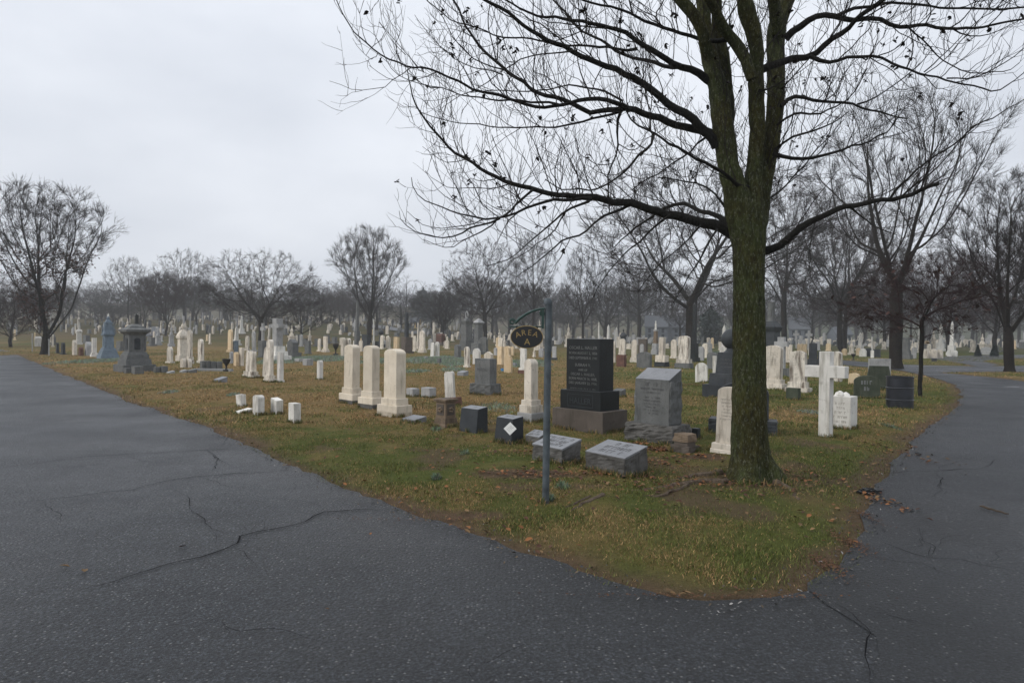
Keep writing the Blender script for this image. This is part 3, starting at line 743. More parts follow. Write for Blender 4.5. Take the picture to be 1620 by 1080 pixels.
LIMBS = [
 ([(1165,372),(1145,360),(1114,353),(1084,343),(1057,336),(1033,332),(1010,327),(990,320),(967,319),(931,314),(900,310),(875,308),(844,300),(804,290),(779,280),(742,253),(722,243),(710,231),(688,210),(667,182),(659,167),(648,137),(644,107)],0,-0.9,14,.8),
 ([(1162,362),(1134,343),(1104,330),(1084,323),(1063,321),(1051,329),(1036,342),(1016,352),(990,372),(972,392)],0,1.6,8,.8),
 ([(935,314),(900,318),(875,318),(855,320),(830,330),(804,340),(789,344),(773,347),(755,347),(722,337),(696,332),(669,316),(651,300),(649,280)],-.5,-1.4,4.5,.7),
 ([(789,345),(777,351),(742,363),(726,375),(698,377),(671,374),(645,361),(632,347),(630,331)],-1,-1.2,2.6,.6),
 ([(789,347),(781,357),(763,367),(732,381),(720,390),(692,391),(671,378)],-1,-.7,2.2,.6),
 ([(765,346),(742,355),(722,360),(688,361),(661,353),(642,334)],-1,-1.6,1.6,.5),
 ([(759,347),(730,324),(706,309),(688,294),(675,271)],-1,-1.3,1.6,.5),
 ([(844,300),(828,308),(820,318),(812,333),(795,343)],-.7,-1,3,2.4),
 ([(804,290),(781,295),(746,297),(730,300),(710,297),(688,286),(673,267)],-.7,-.3,1.6,.5),
 ([(740,252),(722,256),(702,254),(685,248),(667,233)],-.8,-.4,1.3,.5),([(711,234),(694,233),(671,219)],-.8,-1.1,1,.4),([(688,211),(663,204),(651,194)],-.8,-1.1,1,.4),
 ([(996,322),(961,338),(939,355),(910,371),(880,390),(860,405),(840,423),(815,438)],-.3,-1.0,3.8,.7),
 ([(933,318),(910,328),(886,339),(861,363),(840,382),(822,400),(800,412),(772,421)],-.5,-1.5,3.2,.8),
 ([(895,334),(881,359),(861,380),(836,398),(805,415)],-.7,-.4,2.2,.7),
 ([(1060,338),(1033,359),(1012,380),(994,400),(970,425),(948,445),(940,470)],-.2,-.6,3,.8),
 ([(1134,362),(1114,394),(1098,425),(1080,455),(1064,482)],-.1,-.5,3.4,.8),
 ([(1110,355),(1085,380),(1060,410),(1030,430),(1010,462)],-.1,.6,2.4,.7),
 ([(1134,232),(1126,221),(1110,202),(1090,184),(1058,163),(1035,142),(1008,126),(989,118),(965,109),(937,98),(913,85),(891,72),(869,63),(850,52),(832,41),(808,24),(780,8),(767,0),(730,-22),(690,-38)],0,-1.2,11,2),
 ([(1134,222),(1126,210),(1100,200),(1075,198),(1059,194),(1039,186),(1017,178),(998,174),(974,178),(950,177),(932,177),(917,170),(906,164),(891,159),(872,154),(854,144),(832,134),(808,120),(780,96),(774,91),(755,68),(739,46),(726,22),(715,0),(705,-25)],0,-.4,10,1.4),
 ([(998,174),(984,165),(974,161),(956,156),(934,155),(910,157),(891,163),(876,168),(854,167),(830,165),(798,154),(774,144),(755,142),(735,135),(713,124),(691,115),(661,106),(642,104),(615,92),(592,80),(574,63),(554,42),(541,20),(531,0),(525,-16)],-.2,-1.6,5.5,.8),
 ([(884,163),(854,161),(817,157),(780,155),(741,153),(722,147),(700,141),(678,136),(663,126),(646,109)],-.7,-1.9,3,.7),
 ([(696,140),(659,131),(641,126),(620,111),(606,92),(602,78),(601,63)],-1.3,-1.6,1.3,.5),([(692,116),(667,126),(644,130),(620,128),(600,117),(585,105)],-1.3,-1,1.3,.5),
 ([(661,106),(633,74),(615,54),(600,35)],-1.3,-1.6,1.2,.5),([(642,87),(620,66),(600,35)],-1.4,-1.2,1,.4),
 ([(757,142),(731,148),(707,165),(692,176)],-1,-1.3,1.6,.5),
 ([(981,178),(965,182),(928,192),(887,200),(852,204),(824,202),(789,202),(763,198),(722,195),(702,192),(671,181)],-.2,-.9,3,.7),
 ([(982,176),(976,231),(969,262),(961,288),(958,310)],-.2,.2,3.5,1.3),
 ([(1182,297),(1165,292),(1140,271),(1114,255),(1090,241),(1063,225),(1043,211),(1027,210),(1010,202),(992,182),(984,160)],-.2,-1.3,5.5,1.6),
 ([(1034,212),(1029,231),(1012,247),(990,268),(968,286),(947,298),(921,303),(900,302),(880,297),(862,283)],-.9,-1.6,3.5,1),
 ([(1130,134),(1115,122),(1093,109),(1071,102),(1048,91),(1030,80),(1006,63),(991,52),(976,44),(960,41),(941,36),(917,35),(898,31),(869,26),(850,24),(826,14),(798,0),(770,-14)],0,-.8,9,1.2),
 ([(976,44),(958,43),(932,43),(900,39),(872,37),(854,26)],-.4,.2,2.4,.8),
 ([(1150,62),(1130,70),(1112,65),(1084,55),(1060,48),(1036,37),(1011,28),(993,18),(974,15),(950,7),(928,0),(895,-14)],0,-1.2,5.5,2),
 ([(1080,106),(1058,102),(1024,98),(998,91),(974,78),(950,65),(941,61),(921,48),(902,31),(891,13),(874,0),(860,-16)],-.1,.9,5,1.4),
 ([(1006,80),(965,76),(928,72),(891,69),(854,65),(817,61),(780,56),(752,44),(718,35),(696,22),(678,5),(668,-10)],-.2,-.2,3.5,.9),
 ([(985,160),(965,146),(943,138),(913,136),(876,140),(854,143),(817,143),(780,143),(745,146)],-.2,.5,2.6,.8),
 ([(905,81),(863,83),(836,89),(808,104),(789,117),(774,128),(757,140)],-.8,-.4,2.2,1),
 ([(796,112),(767,100),(746,89),(730,72),(709,48),(696,24),(685,2)],-.4,-1,2,.7),([(796,118),(768,112),(741,107),(718,96),(700,78),(678,55),(661,33),(656,22)],-.4,-.2,1.8,.5),
 ([(1150,330),(1128,300),(1105,290),(1070,284),(1040,280)],0,.8,3,1),
 ([(1128,210),(1095,235),(1060,262),(1020,285),(1000,300)],0,1.2,3.5,1),
 # right side
 ([(1206,398),(1233,386),(1253,371),(1280,353),(1300,341),(1329,332),(1360,320),(1400,317),(1422,313),(1442,304),(1463,298),(1485,292)],0,-.9,9.5,3.6),
 ([(1410,315),(1434,282),(1463,257),(1503,233),(1524,217),(1544,200),(1575,184),(1600,170),(1622,158)],-.7,-1,3,.9),
 ([(1426,312),(1463,282),(1493,251),(1524,221),(1554,194)],-.7,-1.4,2.5,.9),([(1445,303),(1470,270),(1490,230),(1500,190)],-.8,-.5,1.8,.6),
 ([(1206,112),(1227,98),(1249,89),(1264,92),(1280,89),(1301,72),(1325,55),(1349,39),(1366,24),(1394,0),(1425,-26)],0,-.9,8.5,3.5),
 ([(1243,61),(1260,48),(1278,35),(1301,28),(1323,26),(1349,30),(1366,30),(1394,33),(1412,38),(1435,42),(1459,43),(1481,44),(1505,45),(1533,42),(1561,38),(1583,33),(1602,31),(1630,28)],0,-1.2,8,1.6),
 ([(1324,26),(1348,15),(1381,9),(1409,4),(1440,5),(1468,11),(1487,13),(1533,14),(1579,14),(1620,13),(1660,8)],-.4,.5,4,1.6),
 ([(1282,91),(1301,96),(1325,95),(1341,90),(1360,89),(1385,91),(1405,93),(1416,101),(1440,111),(1463,117),(1487,123),(1514,130),(1533,134),(1546,142),(1564,143),(1588,137),(1609,128),(1622,117),(1642,98)],-.3,-1.3,4.8,.9),
 ([(1498,123),(1516,122),(1533,125),(1551,120),(1570,111),(1594,96),(1616,78),(1635,55)],-.9,-.8,2,.8),
 ([(1464,115),(1487,94),(1514,70),(1533,48),(1561,22),(1579,11),(1590,0)],-.8,-1.5,1.6,.6),
 ([(1435,43),(1455,59),(1474,74),(1481,87),(1501,103),(1520,112),(1538,115),(1562,117),(1590,112),(1615,100)],-.7,-.3,2.6,.7),
 ([(1505,45),(1520,55),(1535,60),(1560,60),(1580,50),(1605,32),(1620,24)],-.9,-1.2,2,.7),
 ([(1236,168),(1245,155),(1262,153),(1284,161),(1310,161),(1338,162),(1357,165),(1376,173),(1390,177),(1409,183),(1435,186)],0,.6,5,1.5),
 ([(1357,165),(1379,157),(1392,152),(1403,141),(1424,128),(1446,115),(1461,98),(1474,80)],.4,-.2,2.2,.7),
 ([(1222,243),(1243,247),(1264,252),(1284,250),(1304,245),(1331,239),(1360,232),(1397,214),(1412,202),(1424,184)],0,-.5,5,1.2),
 ([(1228,236),(1243,221),(1257,217),(1276,210),(1300,203),(1325,192),(1345,176)],0,-1.1,3.6,1.2),
 ([(1230,198),(1256,178),(1269,173),(1282,181),(1299,181),(1319,170),(1341,157),(1360,137),(1372,110)],0,-1.4,3.4,1),
 ([(1241,135),(1260,118),(1272,100),(1290,85)],0,.9,2.5,1),([(1206,320),(1240,300),(1275,262),(1300,225),(1335,190)],0,1.2,3,.9),
 ([(1200,145),(1222,140),(1240,128),(1260,105)],-.2,-.9,2.4,.9),
 ([(1345,326),(1365,345),(1390,362),(1420,372)],-.5,-.9,2.4,.8),([(1290,348),(1285,375),(1278,400),(1282,430)],-.3,-.6,2,.7),
]
STEMS = [  # upright stems (pixel path, depth from, depth to, radii along it); they go on above the frame
 ([(1180,405),(1173,350),(1163,300),(1153,262),(1146,221),(1142,180),(1139,150),(1129,122),(1123,90),(1117,60),(1112,25),(1110,0),(1104,-70),(1094,-150),(1080,-230)],0,.2,[17,25,19,16.5,16.5,16.5,16,13.5,12.5,11.5,10.5,10,8,6,4]),
 ([(1148,190),(1148,150),(1147,111),(1143,80),(1140,55),(1136,20),(1134,-50),(1128,-140),(1130,-220)],.15,.7,[13,12.5,10,9,8.5,8,7,5,3]),
 ([(1122,92),(1112,52),(1098,22),(1078,0),(1050,-30),(1000,-90),(960,-150)],-.05,-.8,[10,9.5,9,9,8,6,3]),
 ([(1186,395),(1186,345),(1192,300),(1195,261),(1196,220),(1195,180),(1195,140),(1197,111),(1196,74),(1192,46),(1183,18),(1176,0),(1166,-60),(1160,-140),(1166,-230)],.03,-.45,[15,20,15,13,12.5,12.5,12.5,10.5,10.5,12.5,13,12,9,7,4]),
 ([(1190,125),(1173,83),(1154,55),(1139,31),(1125,0),(1105,-40),(1070,-90)],-.25,-.9,[9,9,9,8.5,8,7,4]),
 ([(1191,405),(1196,345),(1204,300),(1215,261),(1222,220),(1225,185),(1227,139),(1228,93),(1229,46),(1236,22),(1246,0),(1266,-60),(1285,-150),(1300,-230)],.05,.5,[15,19.5,15,11,12,12.5,13.5,13.5,14.5,12,11,9,7,4]),
 ([(1229,52),(1224,20),(1223,0),(1222,-60),(1226,-150),(1220,-240)],.1,-.4,[11,9.5,9,8,6,4])]
main_b, twig_b, buds = [], [], []
for s in LIMBS: main_b.append(limb(*s))
stem_b = [limb(*s) for s in STEMS]
def sprout(P, rad, rg, dens, lev, cap=1e9):
    seg = np.r_[0, np.cumsum(np.linalg.norm(np.diff(P, axis=0), axis=1))]; L = seg[-1]
    n = int(L * dens)
    for _ in range(n):
        t_ = rg.uniform(0.10, 0.99); s = t_ * L; i = min(np.searchsorted(seg, s), len(P) - 1); i = max(i, 1)
        f = (s - seg[i - 1]) / max(seg[i] - seg[i - 1], 1e-6); p = P[i - 1] * (1 - f) + P[i] * f; r = rad[i]
        d = nrm(P[i] - P[i - 1]); q = perp(d, rg)
        ang = rg.uniform(0.5, 1.15)
        dir_ = d * math.cos(ang) + q * math.sin(ang) + np.array([0, 0, rg.uniform(0.0, 0.7)])
        r0 = min(r * 0.62, [0.0076, 0.0050, 0.0034][lev] * rg.uniform(.7, 1.2))
        ln = [0.95, 0.58, 0.28][lev] * rg.uniform(0.35, 1.25) * (1.1 - 0.35 * t_)
        b_ = shoot(p, dir_, ln, max(r0, 0.0026), rg, 8 if lev == 0 else 5, 0.19, 0.13 if lev == 0 else 0.14, 0.42)
        twig_b.append(b_)
        if lev < 2: sprout(b_[0], b_[1], rg, [5.5, 7.0][lev], lev + 1)
        if lev >= 1 and rg.uniform() < 0.05: buds.append(b_[0][-1])
for k, (P, r) in enumerate(main_b): sprout(P, r, big_r, 5.0 if r[0] > 0.012 else 6.2, 0 if r[0] > 0.016 else 1)
for P, r in stem_b: sprout(P, r, big_r, 4.4, 0)
for P, r in stem_b:                                    # boughs above the frame, so that the crown is whole from elsewhere
    for _ in range(5):
        i = big_r.integers(len(P) - 6, len(P)); q = perp(np.array([0, 0, 1.0]), big_r)
        b_ = shoot(P[i], q + np.array([0, 0, .6]), big_r.uniform(1.4, 3.0), r[i] * .7, big_r, 9, .10, .06, .25); main_b.append(b_); sprout(b_[0], b_[1], big_r, 4.5, 0)
loc = np.array([TX, TY, 0])
v, q = tubes(main_b); link('limbs', np_mesh('limbs', v - loc, quads=q, smooth=True), M['limb'], big)
v, q = tubes(twig_b); link('twigs', np_mesh('twigs', v - loc, quads=q, smooth=True), M['twig'], big)
BP = np.array(buds); BP = np.concatenate([BP + big_r.normal(0, .011, BP.shape) for _ in range(5)])
v, q, cc = leafmesh(BP[:, 0], BP[:, 1], BP[:, 2], big_r.uniform(.012, .030, len(BP)), np.tile([0.016, 0.011, 0.009], (len(BP), 1)), 0.9)
link('dead_leaves', np_mesh('dead_leaves', v - loc, quads=q, col=cc), M['leaf'], big)
# trunk with a flared, buttressed foot
TR = [(775, 1187, 50), (768, 1187, 44), (758, 1187, 38.5), (745, 1187, 34), (725, 1186.5, 31.5), (700, 1185.5, 29), (670, 1185, 27.2), (640, 1185, 26.2), (600, 1185, 25.4), (560, 1185, 24.4), (520, 1185, 24.3), (480, 1185, 24), (440, 1184.5, 24), (400, 1184.5, 24.8), (375, 1184, 26), (350, 1183.5, 27), (330, 1183, 24), (312, 1183, 16), (300, 1183, 5)]
yb = np.array([t_[0] for t_ in TR], float); NY, NA = 260, 128
yy = np.linspace(yb[0], yb[-1], NY); V = np.zeros((NY, NA, 3)); aa = np.arange(NA) * 2 * np.pi / NA
for j, y_ in enumerate(yy):
    cx_ = np.interp(-y_, -yb, [t_[1] for t_ in TR]); r_ = np.interp(-y_, -yb, [t_[2] for t_ in TR]) * TD / F
    c_ = np.array(at(cx_, y_, TD)); c_[2] = c_[2] if y_ < 770 else -0.06
    fl = sstep(690, 775, y_) * 0.42
    lob = 1 + fl * (0.55 * np.cos(3 * aa + 0.4) + 0.35 * np.cos(5 * aa + 1.9)) + 0.02 * np.cos(4 * aa + y_ / 40) + 0.36 * sstep(718, 750, y_) * np.exp(-((aa - 5.75) / 0.33) ** 2) + 0.3 * sstep(715, 752, y_) * np.exp(-((aa - 4.1) / 0.25) ** 2)
    lob = lob + 0.035 * np.array([mnoise.noise((math.cos(a) * 2.0, math.sin(a) * 2.0, y_ / 28)) for a in aa]) + (0.025 + 0.07 * float(sstep(700, 760, y_))) * np.array([mnoise.noise((math.cos(a) * 5.0, math.sin(a) * 5.0, y_ / 14)) for a in aa])
    lob = lob + 0.030 * np.array([mnoise.noise((math.cos(a) * 11, math.sin(a) * 11, y_ / 9)) for a in aa]) + 0.016 * np.array([mnoise.noise((math.cos(a) * 26, math.sin(a) * 26, y_ / 7)) for a in aa])
    el = 1 - 0.10 * sstep(360, 300, y_)
    V[j, :, 0] = c_[0] + np.cos(aa) * r_ * lob; V[j, :, 1] = c_[1] + np.sin(aa) * r_ * lob * el; V[j, :, 2] = c_[2]
i = (np.arange(NY - 1)[:, None] * NA + np.arange(NA)[None, :]); i2 = (np.arange(NY - 1)[:, None] * NA + (np.arange(NA) + 1)[None, :] % NA)
tq = np.stack([i, i2, i2 + NA, i + NA], -1).reshape(-1, 4); tv = V.reshape(-1, 3)
sv, sq = tubes(stem_b)
link('trunk', np_mesh('trunk', np.concatenate([tv, sv]) - loc, quads=np.concatenate([tq, sq + len(tv)]), smooth=True), M['moss_bark'], big)
for pts, r0 in (([(1150, 768), (1110, 767), (1070, 771), (1030, 776), (985, 783)], .055), ([(1140, 752), (1100, 757), (1065, 763), (1040, 764)], .05), ([(955, 789), (925, 800), (900, 815), (872, 838)], .028), ([(1228, 768), (1250, 779), (1262, 795)], .05), ([(1090, 772), (1040, 790), (990, 786)], .022), ([(935, 790), (900, 806), (880, 810)], .018)):
    g_ = [gp(*p) for p in pts]; n_ = len(g_)
    mb = MB(); P = [Vector((p.x - TX, p.y - TY, 0.045 - 0.03 * (k / (n_ - 1)) - r0 * .25)) for k, p in enumerate(g_)]
    Pd = []
    for a_, b_ in zip(P[:-1], P[1:]):
        for k in range(5): Pd.append(a_.lerp(b_, k / 5) + Vector((big_r.normal(0, .008), big_r.normal(0, .012), big_r.normal(0, .003))))
    mb.tube(Pd + [P[-1]], [r0 * (1 - 0.75 * k / (5 * n_)) for k in range(len(Pd) + 1)], 8)
    mb.build('root', M['root'], big, smooth=True)

# ---- other bare trees: branches grow towards points spread through the outline of the crown
def env(shape, t_):
    t_ = np.clip(t_, 0, 1)
    if shape == 'dome': return np.sqrt(np.maximum(0, 1 - ((t_ - .38) / .62) ** 2)) * np.minimum(1, .35 + t_ * 1.9)
    if shape == 'fan': return np.minimum(1, .10 + 1.35 * t_) * np.sqrt(np.maximum(0, 1 - np.maximum(0, (t_ - .62) / .40) ** 2))
    if shape == 'broom': return np.minimum(1, .08 + 1.5 * t_) * np.sqrt(np.maximum(0.02, 1 - np.maximum(0, (t_ - .45) / .56) ** 1.7))
    if shape == 'mop': return np.minimum(1, .5 + 1.2 * t_) * np.sqrt(np.maximum(0, 1 - np.maximum(0, (t_ - .3) / .72) ** 2))
    return np.sqrt(np.maximum(0, 1 - ((t_ - .52) / .5) ** 2))
def forktree(seed, shape, Hh, Wd, th, t0, natt, step, up, r_tip=.007, r_max=.4, ntw=2.2, twl=.8, wob=.12, tw=.0095, lean=0.0, outer=.55, expo=2.35, lead=0, la=.6, ll=1.4):
    rg = np.random.default_rng(seed); A = []
    lob = rg.uniform(0, 6.28, 3)
    while len(A) < natt:
        z = rg.uniform(t0, 1.0); a = rg.uniform(0, 6.28); e = env(shape, (z - t0) / (1 - t0))
        e = e * (1 + .16 * math.sin(2 * a + lob[0]) + .12 * math.sin(3 * a + lob[1] + 5 * z))
        q = rg.uniform(0, 1) ** outer
        if rg.uniform() < max(e, .05) ** 1.6: A.append((math.cos(a) * q * e * Wd / 2, math.sin(a) * q * e * Wd / 2, z * Hh))
    A = np.array(A); nodes = [np.zeros(3)]; par = [-1]; kids = [0]
    while nodes[-1][2] < th:
        par.append(len(nodes) - 1); kids[-1] += 1; kids.append(0); nodes.append(nodes[-1] + np.array([rg.normal(0, .05) * step * 2 + lean * step, rg.normal(0, .05) * step * 2, step]))
    top = len(nodes) - 1; a0 = rg.uniform(0, 6.28)
    for j in range(lead):                                   # leaders that part low on the trunk
        u = max(1, top - j % 3); an = la * rg.uniform(.55, 1.3); az = a0 + 6.28 * j / lead + rg.normal(0, .2); d = np.array([math.sin(an) * math.cos(az), math.sin(an) * math.sin(az), math.cos(an)])
        for _ in range(max(2, int(ll * rg.uniform(.8, 1.4) / step))):
            par.append(u); kids[u] += 1; kids.append(0); d = nrm(d + rg.normal(size=3) * .06 + np.array([0, 0, .03])); nodes.append(nodes[u] + d * step); u = len(nodes) - 1
    if lead: kids[top] = max(kids[top], 4)
    N = np.array(nodes); first = len(N) - max(2, int(.25 * th / step))
    first = top if lead else first; D = np.linalg.norm(A[:, None] - N[None, first:], axis=2); ni = D.argmin(1) + first; nd = D.min(1); alive = np.ones(len(A), bool); dk = step * 1.5
    for it in range(160):
        idx = np.where(alive)[0]
        if not len(idx): break
        new = []; 
        order = idx[np.argsort(ni[idx])]; us, st = np.unique(ni[order], return_index=True); sp = np.split(order, st[1:])
        for u, g_ in zip(us, sp):
            if kids[u] > 3: alive[g_] = False; continue
            v = A[g_] - nodes[u]; v = (v / np.maximum(np.linalg.norm(v, axis=1), 1e-6)[:, None]).mean(0)
            pd = nodes[u] - nodes[par[u]] if par[u] >= 0 else np.array([0, 0, 1.0])
            back = 0
            while nrm(v).dot(nrm(pd)) < .25 and par[u] >= 0 and back < 9:      # no hooks: a sharp turn starts as a side branch farther back
                u = par[u]; back += 1; v = A[g_] - nodes[u]; v = (v / np.maximum(np.linalg.norm(v, axis=1), 1e-6)[:, None]).mean(0); pd = nodes[u] - nodes[par[u]] if par[u] >= 0 else np.array([0, 0, 1.0])
            if kids[u] > 4: alive[g_] = False; continue
            v = nrm(nrm(v) + nrm(pd) * .55 + np.array([0, 0, up]) + rg.normal(size=3) * wob)
            par.append(u); kids[u] += 1; kids.append(0); nodes.append(nodes[u] + v * step); new.append(len(nodes) - 1)
        NN = np.array([nodes[k] for k in new])
        if not len(NN): break
        Dn = np.linalg.norm(A[idx][:, None] - NN[None], axis=2); m_ = Dn.min(1); am = Dn.argmin(1); better = m_ < nd[idx]
        nd[idx[better]] = m_[better]; ni[idx[better]] = np.array(new)[am[better]]
        alive &= nd > dk
    n = len(nodes); P = np.array(nodes); ch = [[] for _ in range(n)]
    for k in range(1, n): ch[par[k]].append(k)
    w_ = np.zeros(n); tips = sum(1 for k in range(n) if not ch[k]); expo = max(1.25, math.log(tips * 1.3) / math.log(r_max / r_tip))
    for k in range(n - 1, -1, -1): w_[k] = r_tip ** expo if not ch[k] else sum(w_[q] for q in ch[k]) + (r_tip * .25) ** expo
    r = w_ ** (1 / expo); r = r * np.minimum(1.0, r_max / r[0])
    r = np.maximum(r, r_tip)
    r[0] *= 1.35; tr, cr = [], []; stack = [(0, -1)]
    while stack:
        s, p0 = stack.pop(); chain = [s]
        while ch[chain[-1]]:
            q = sorted(ch[chain[-1]], key=lambda k: -w_[k]); stack += [(k, chain[-1]) for k in q[1:]]; chain.append(q[0])
        pts = [P[p0]] + [P[k] for k in chain] if p0 >= 0 else [P[k] for k in chain]; rr_ = [min(r[p0], r[chain[0]] * 1.15)] + [r[k] for k in chain] if p0 >= 0 else [r[k] for k in chain]
        pts = np.array(pts); rr_ = np.array(rr_); rr_[-1] *= .6
        if len(pts) > 3: pts[1:-1] = (pts[:-2] + 2 * pts[1:-1] + pts[2:]) / 4
        if len(pts) >= 2: (tr if rr_[0] > .05 else cr).append((pts, rr_))
    for k in range(1, n):
        if r[k] < .034 and P[k][2] > th * .9:
            d = nrm(P[k] - P[par[k]])
            for _ in range(rg.poisson(ntw * (1.6 if not ch[k] else .55))):
                b_ = shoot(P[k], d + perp(d, rg) * rg.uniform(.2, .95) + np.array([0, 0, up * .8]), twl * rg.uniform(.4, 1.2), tw, rg, 3, .07, up * .4, .5); cr.append(b_)
                for _ in range(2):
                    m_ = rg.integers(1, 3); cr.append(shoot(b_[0][m_], d + perp(d, rg) * rg.uniform(.3, .9) + np.array([0, 0, up * .5]), twl * rg.uniform(.2, .5), tw * .75, rg, 2, .07, .06, .6))
    return tr, cr
PROT = {}
def proto(name, h, w, trm, crm, leaves=None, **kw):
    tr, cr = forktree(Hh=h * .95, Wd=w * .97, **kw)
    v, q = tubes(tr); a = np_mesh(name + '_trunk', v, quads=q, smooth=True); a.materials.append(trm)
    v, q = tubes(cr); b_ = np_mesh(name + '_crown', v, quads=q); b_.materials.append(crm)
    l = None
    if leaves:
        n, z0, z1, c_ = leaves; rg = np.random.default_rng(5)
        tips = np.array([p[-1] for p, _ in cr]); k = (tips[:, 2] > z0 * h) & (tips[:, 2] < z1 * h); tips = tips[k]
        w_ = np.exp(-2.2 * (tips[:, 2] / h - z0)); pk = tips[rg.choice(len(tips), n, p=w_ / w_.sum())] + rg.normal(0, .12, (n, 3))
        v, q, cc = leafmesh(pk[:, 0], pk[:, 1], pk[:, 2], rg.uniform(.045, .085, n), np.array(c_) * rg.uniform(.6, 1.4, (n, 1)), 0.9)
        l = np_mesh(name + '_leaves', v, quads=q, col=cc); l.materials.append(M['leaf'])
    PROT[name] = (a, b_, l, h, w)
proto('vase', 11.5, 9.5, M['limb'], M['twig'], (3200, .14, .60, (0.055, 0.026, 0.02)), seed=3, lead=6, la=.62, ll=2.2, shape='fan', th=1.5, t0=.17, natt=1116, step=.30, up=.16, r_max=0.229, ntw=3.3, twl=0.84, wob=.06, outer=.5)
proto('oak', 12, 15, M['bark'], M['ftwig'], None, seed=8, lead=5, la=.95, ll=1.8, shape='dome', th=3.0, t0=.22, natt=1116, step=.36, up=.05, r_max=0.317, ntw=3.7, twl=0.84, wob=.16, outer=.5)
proto('oak_b', 13, 13, M['bark'], M['ftwig'], None, seed=18, lead=4, la=.75, ll=1.6, shape='egg', th=3.6, t0=.24, natt=1008, step=.36, up=.06, r_max=0.334, ntw=3.7, twl=0.84, wob=.18, outer=.5)
proto('broom', 15, 11, M['bark'], M['ftwig'], None, seed=5, lead=7, la=.50, ll=2.4, shape='broom', th=3.0, t0=.20, natt=1368, step=.36, up=.30, r_max=0.317, ntw=4.4, twl=1.01, wob=.05, outer=.55)
proto('tall', 14, 10, M['bark'], M['ftwig'], None, seed=12, shape='egg', th=4.4, t0=.30, natt=864, step=.36, up=.12, r_max=0.264, ntw=3.7, twl=0.90, wob=.14, outer=.55)
proto('round', 10, 10, M['bark'], M['rtwig'], None, seed=29, lead=5, la=.6, ll=1.2, shape='fan', th=1.8, t0=.18, natt=1116, step=.30, up=.14, r_max=0.194, ntw=5.0, twl=0.90, wob=.09, outer=.6)
proto('red', 13, 12, M['bark'], M['rtwig'], (500, .15, .6, (0.05, 0.028, 0.022)), seed=33, shape='dome', th=2.6, t0=.18, natt=1152, step=.36, up=.14, r_max=0.246, ntw=4.4, twl=0.90, wob=.10, outer=.55)
proto('fine', 15, 12, M['bark'], M['twig'], None, seed=44, lead=5, la=.45, ll=2.6, shape='fan', th=4.0, t0=.24, natt=1008, step=.40, up=.20, r_max=0.352, ntw=3.8, twl=1.01, wob=.07, tw=.0075, outer=.5)
proto('umbrella', 4.3, 4.6, M['limb'], M['rtwig'], (220, .4, .9, (0.05, 0.025, 0.02)), seed=55, lead=4, la=.9, ll=.4, shape='mop', th=2.1, t0=.44, natt=432, step=.16, up=.02, r_tip=.004, r_max=0.066, ntw=3.1, twl=0.40, wob=.22, tw=.005, outer=.5)
proto('small', 6, 6, M['bark'], M['ftwig'], None, seed=61, shape='dome', th=1.3, t0=.20, natt=540, step=.24, up=.06, r_max=0.123, ntw=3.7, twl=0.56, wob=.14, outer=.5)
def tree(kind, name, px, yb_, top, wpx, label, rz=0.0, D=None, group=None, cat='tree'):
    g = gp(px, yb_)
    if D:
        r = ray(px, yb_); g = Vector((r[0] * D / r[1], D, 0)); g.z = float(H(g.x, g.y))
    top_z = CAMH + ray(px, top)[2] * g.y / ray(px, top)[1]
    a, b_, l, h, w = PROT[kind]
    kz = (top_z - g.z) / h; kx = (wpx / F * g.y) / w
    o = empty(name, g - Vector((0, 0, .05)), rz, label, cat, group); o.scale = (kx, kx, kz)
    link('trunk', a, None, o); link('crown', b_, None, o)
    if l: link('dead_leaves', l, None, o)
    return o
tree('vase', 'spreading_tree', 70, 561, 280, 235, 'dark bare vase-shaped tree with brown leaves low in its crown, beside the long road', 1.9)
tree('red', 'roadside_tree', 17, 548, 455, 130, 'small dark tree just behind the vase-shaped tree at the bend of the road', .5, 64)
tree('oak_b', 'edge_tree', -22, 547, 430, 150, 'dark thick tree cut off by the picture edge at the road bend', 2.5, 66)
tree('tall', 'tall_tree', 203, 520, 401, 62, 'thin hazy tree standing behind the blue-grey zinc monument', .3, 125)
tree('oak_b', 'twin_tree', 292, 515, 389, 84, 'pale grey rounded tree behind a dark twiggy clump, left of the oak', 4.0, 135)
tree('round', 'twiggy_tree', 262, 528, 428, 92, 'dense dark clump of upright twigs in front of the pale rounded tree', 1.0, 105)
tree('round', 'low_tree', 228, 524, 436, 46, 'small hazy twiggy tree between the thin tree and the dense clump', 3.0, 118)
tree('oak', 'oak_tree', 411, 546, 385, 190, 'broad bare oak with arching boughs behind the tall white cross', .9, 78)
tree('small', 'cherry_tree', 477, 526, 468, 96, 'low umbrella-shaped bare tree between the oak and the upright broom-like tree', .9, 92)
tree('broom', 'broom_tree', 583, 537, 352, 148, 'upright fan-shaped bare tree with many straight branches behind the grey obelisk', .2, 92)
tree('small', 'young_tree', 702, 529, 459, 46, 'small thin bare tree beside the curving road on the far slope', 2.2, 100)
tree('oak_b', 'dark_oak_tree', 768, 536, 372, 128, 'dark bare tree directly behind the tall grey monuments', 3.3, 84)
tree('tall', 'leaning_tree', 843, 534, 358, 84, 'tall bare tree behind the hanging oval sign', 1.2, 92)
tree('oak', 'forked_tree', 922, 536, 376, 88, 'bare tree with a dark forked trunk behind the black granite monument', 5.0, 88)
tree('oak', 'great_tree', 1094, 548, 226, 420, 'huge spreading bare tree behind the slender dark obelisk', 2.0, 62)
tree('fine', 'tall_roadside_tree', 1417, 583, 128, 330, 'tall multi-stemmed bare tree with a stout brown trunk at the road junction', 1.2)
tree('umbrella', 'sapling', 1456, 630, 392, 250, 'slender young tree with drooping reddish twigs beside the metal drum', .4, cat='young tree')
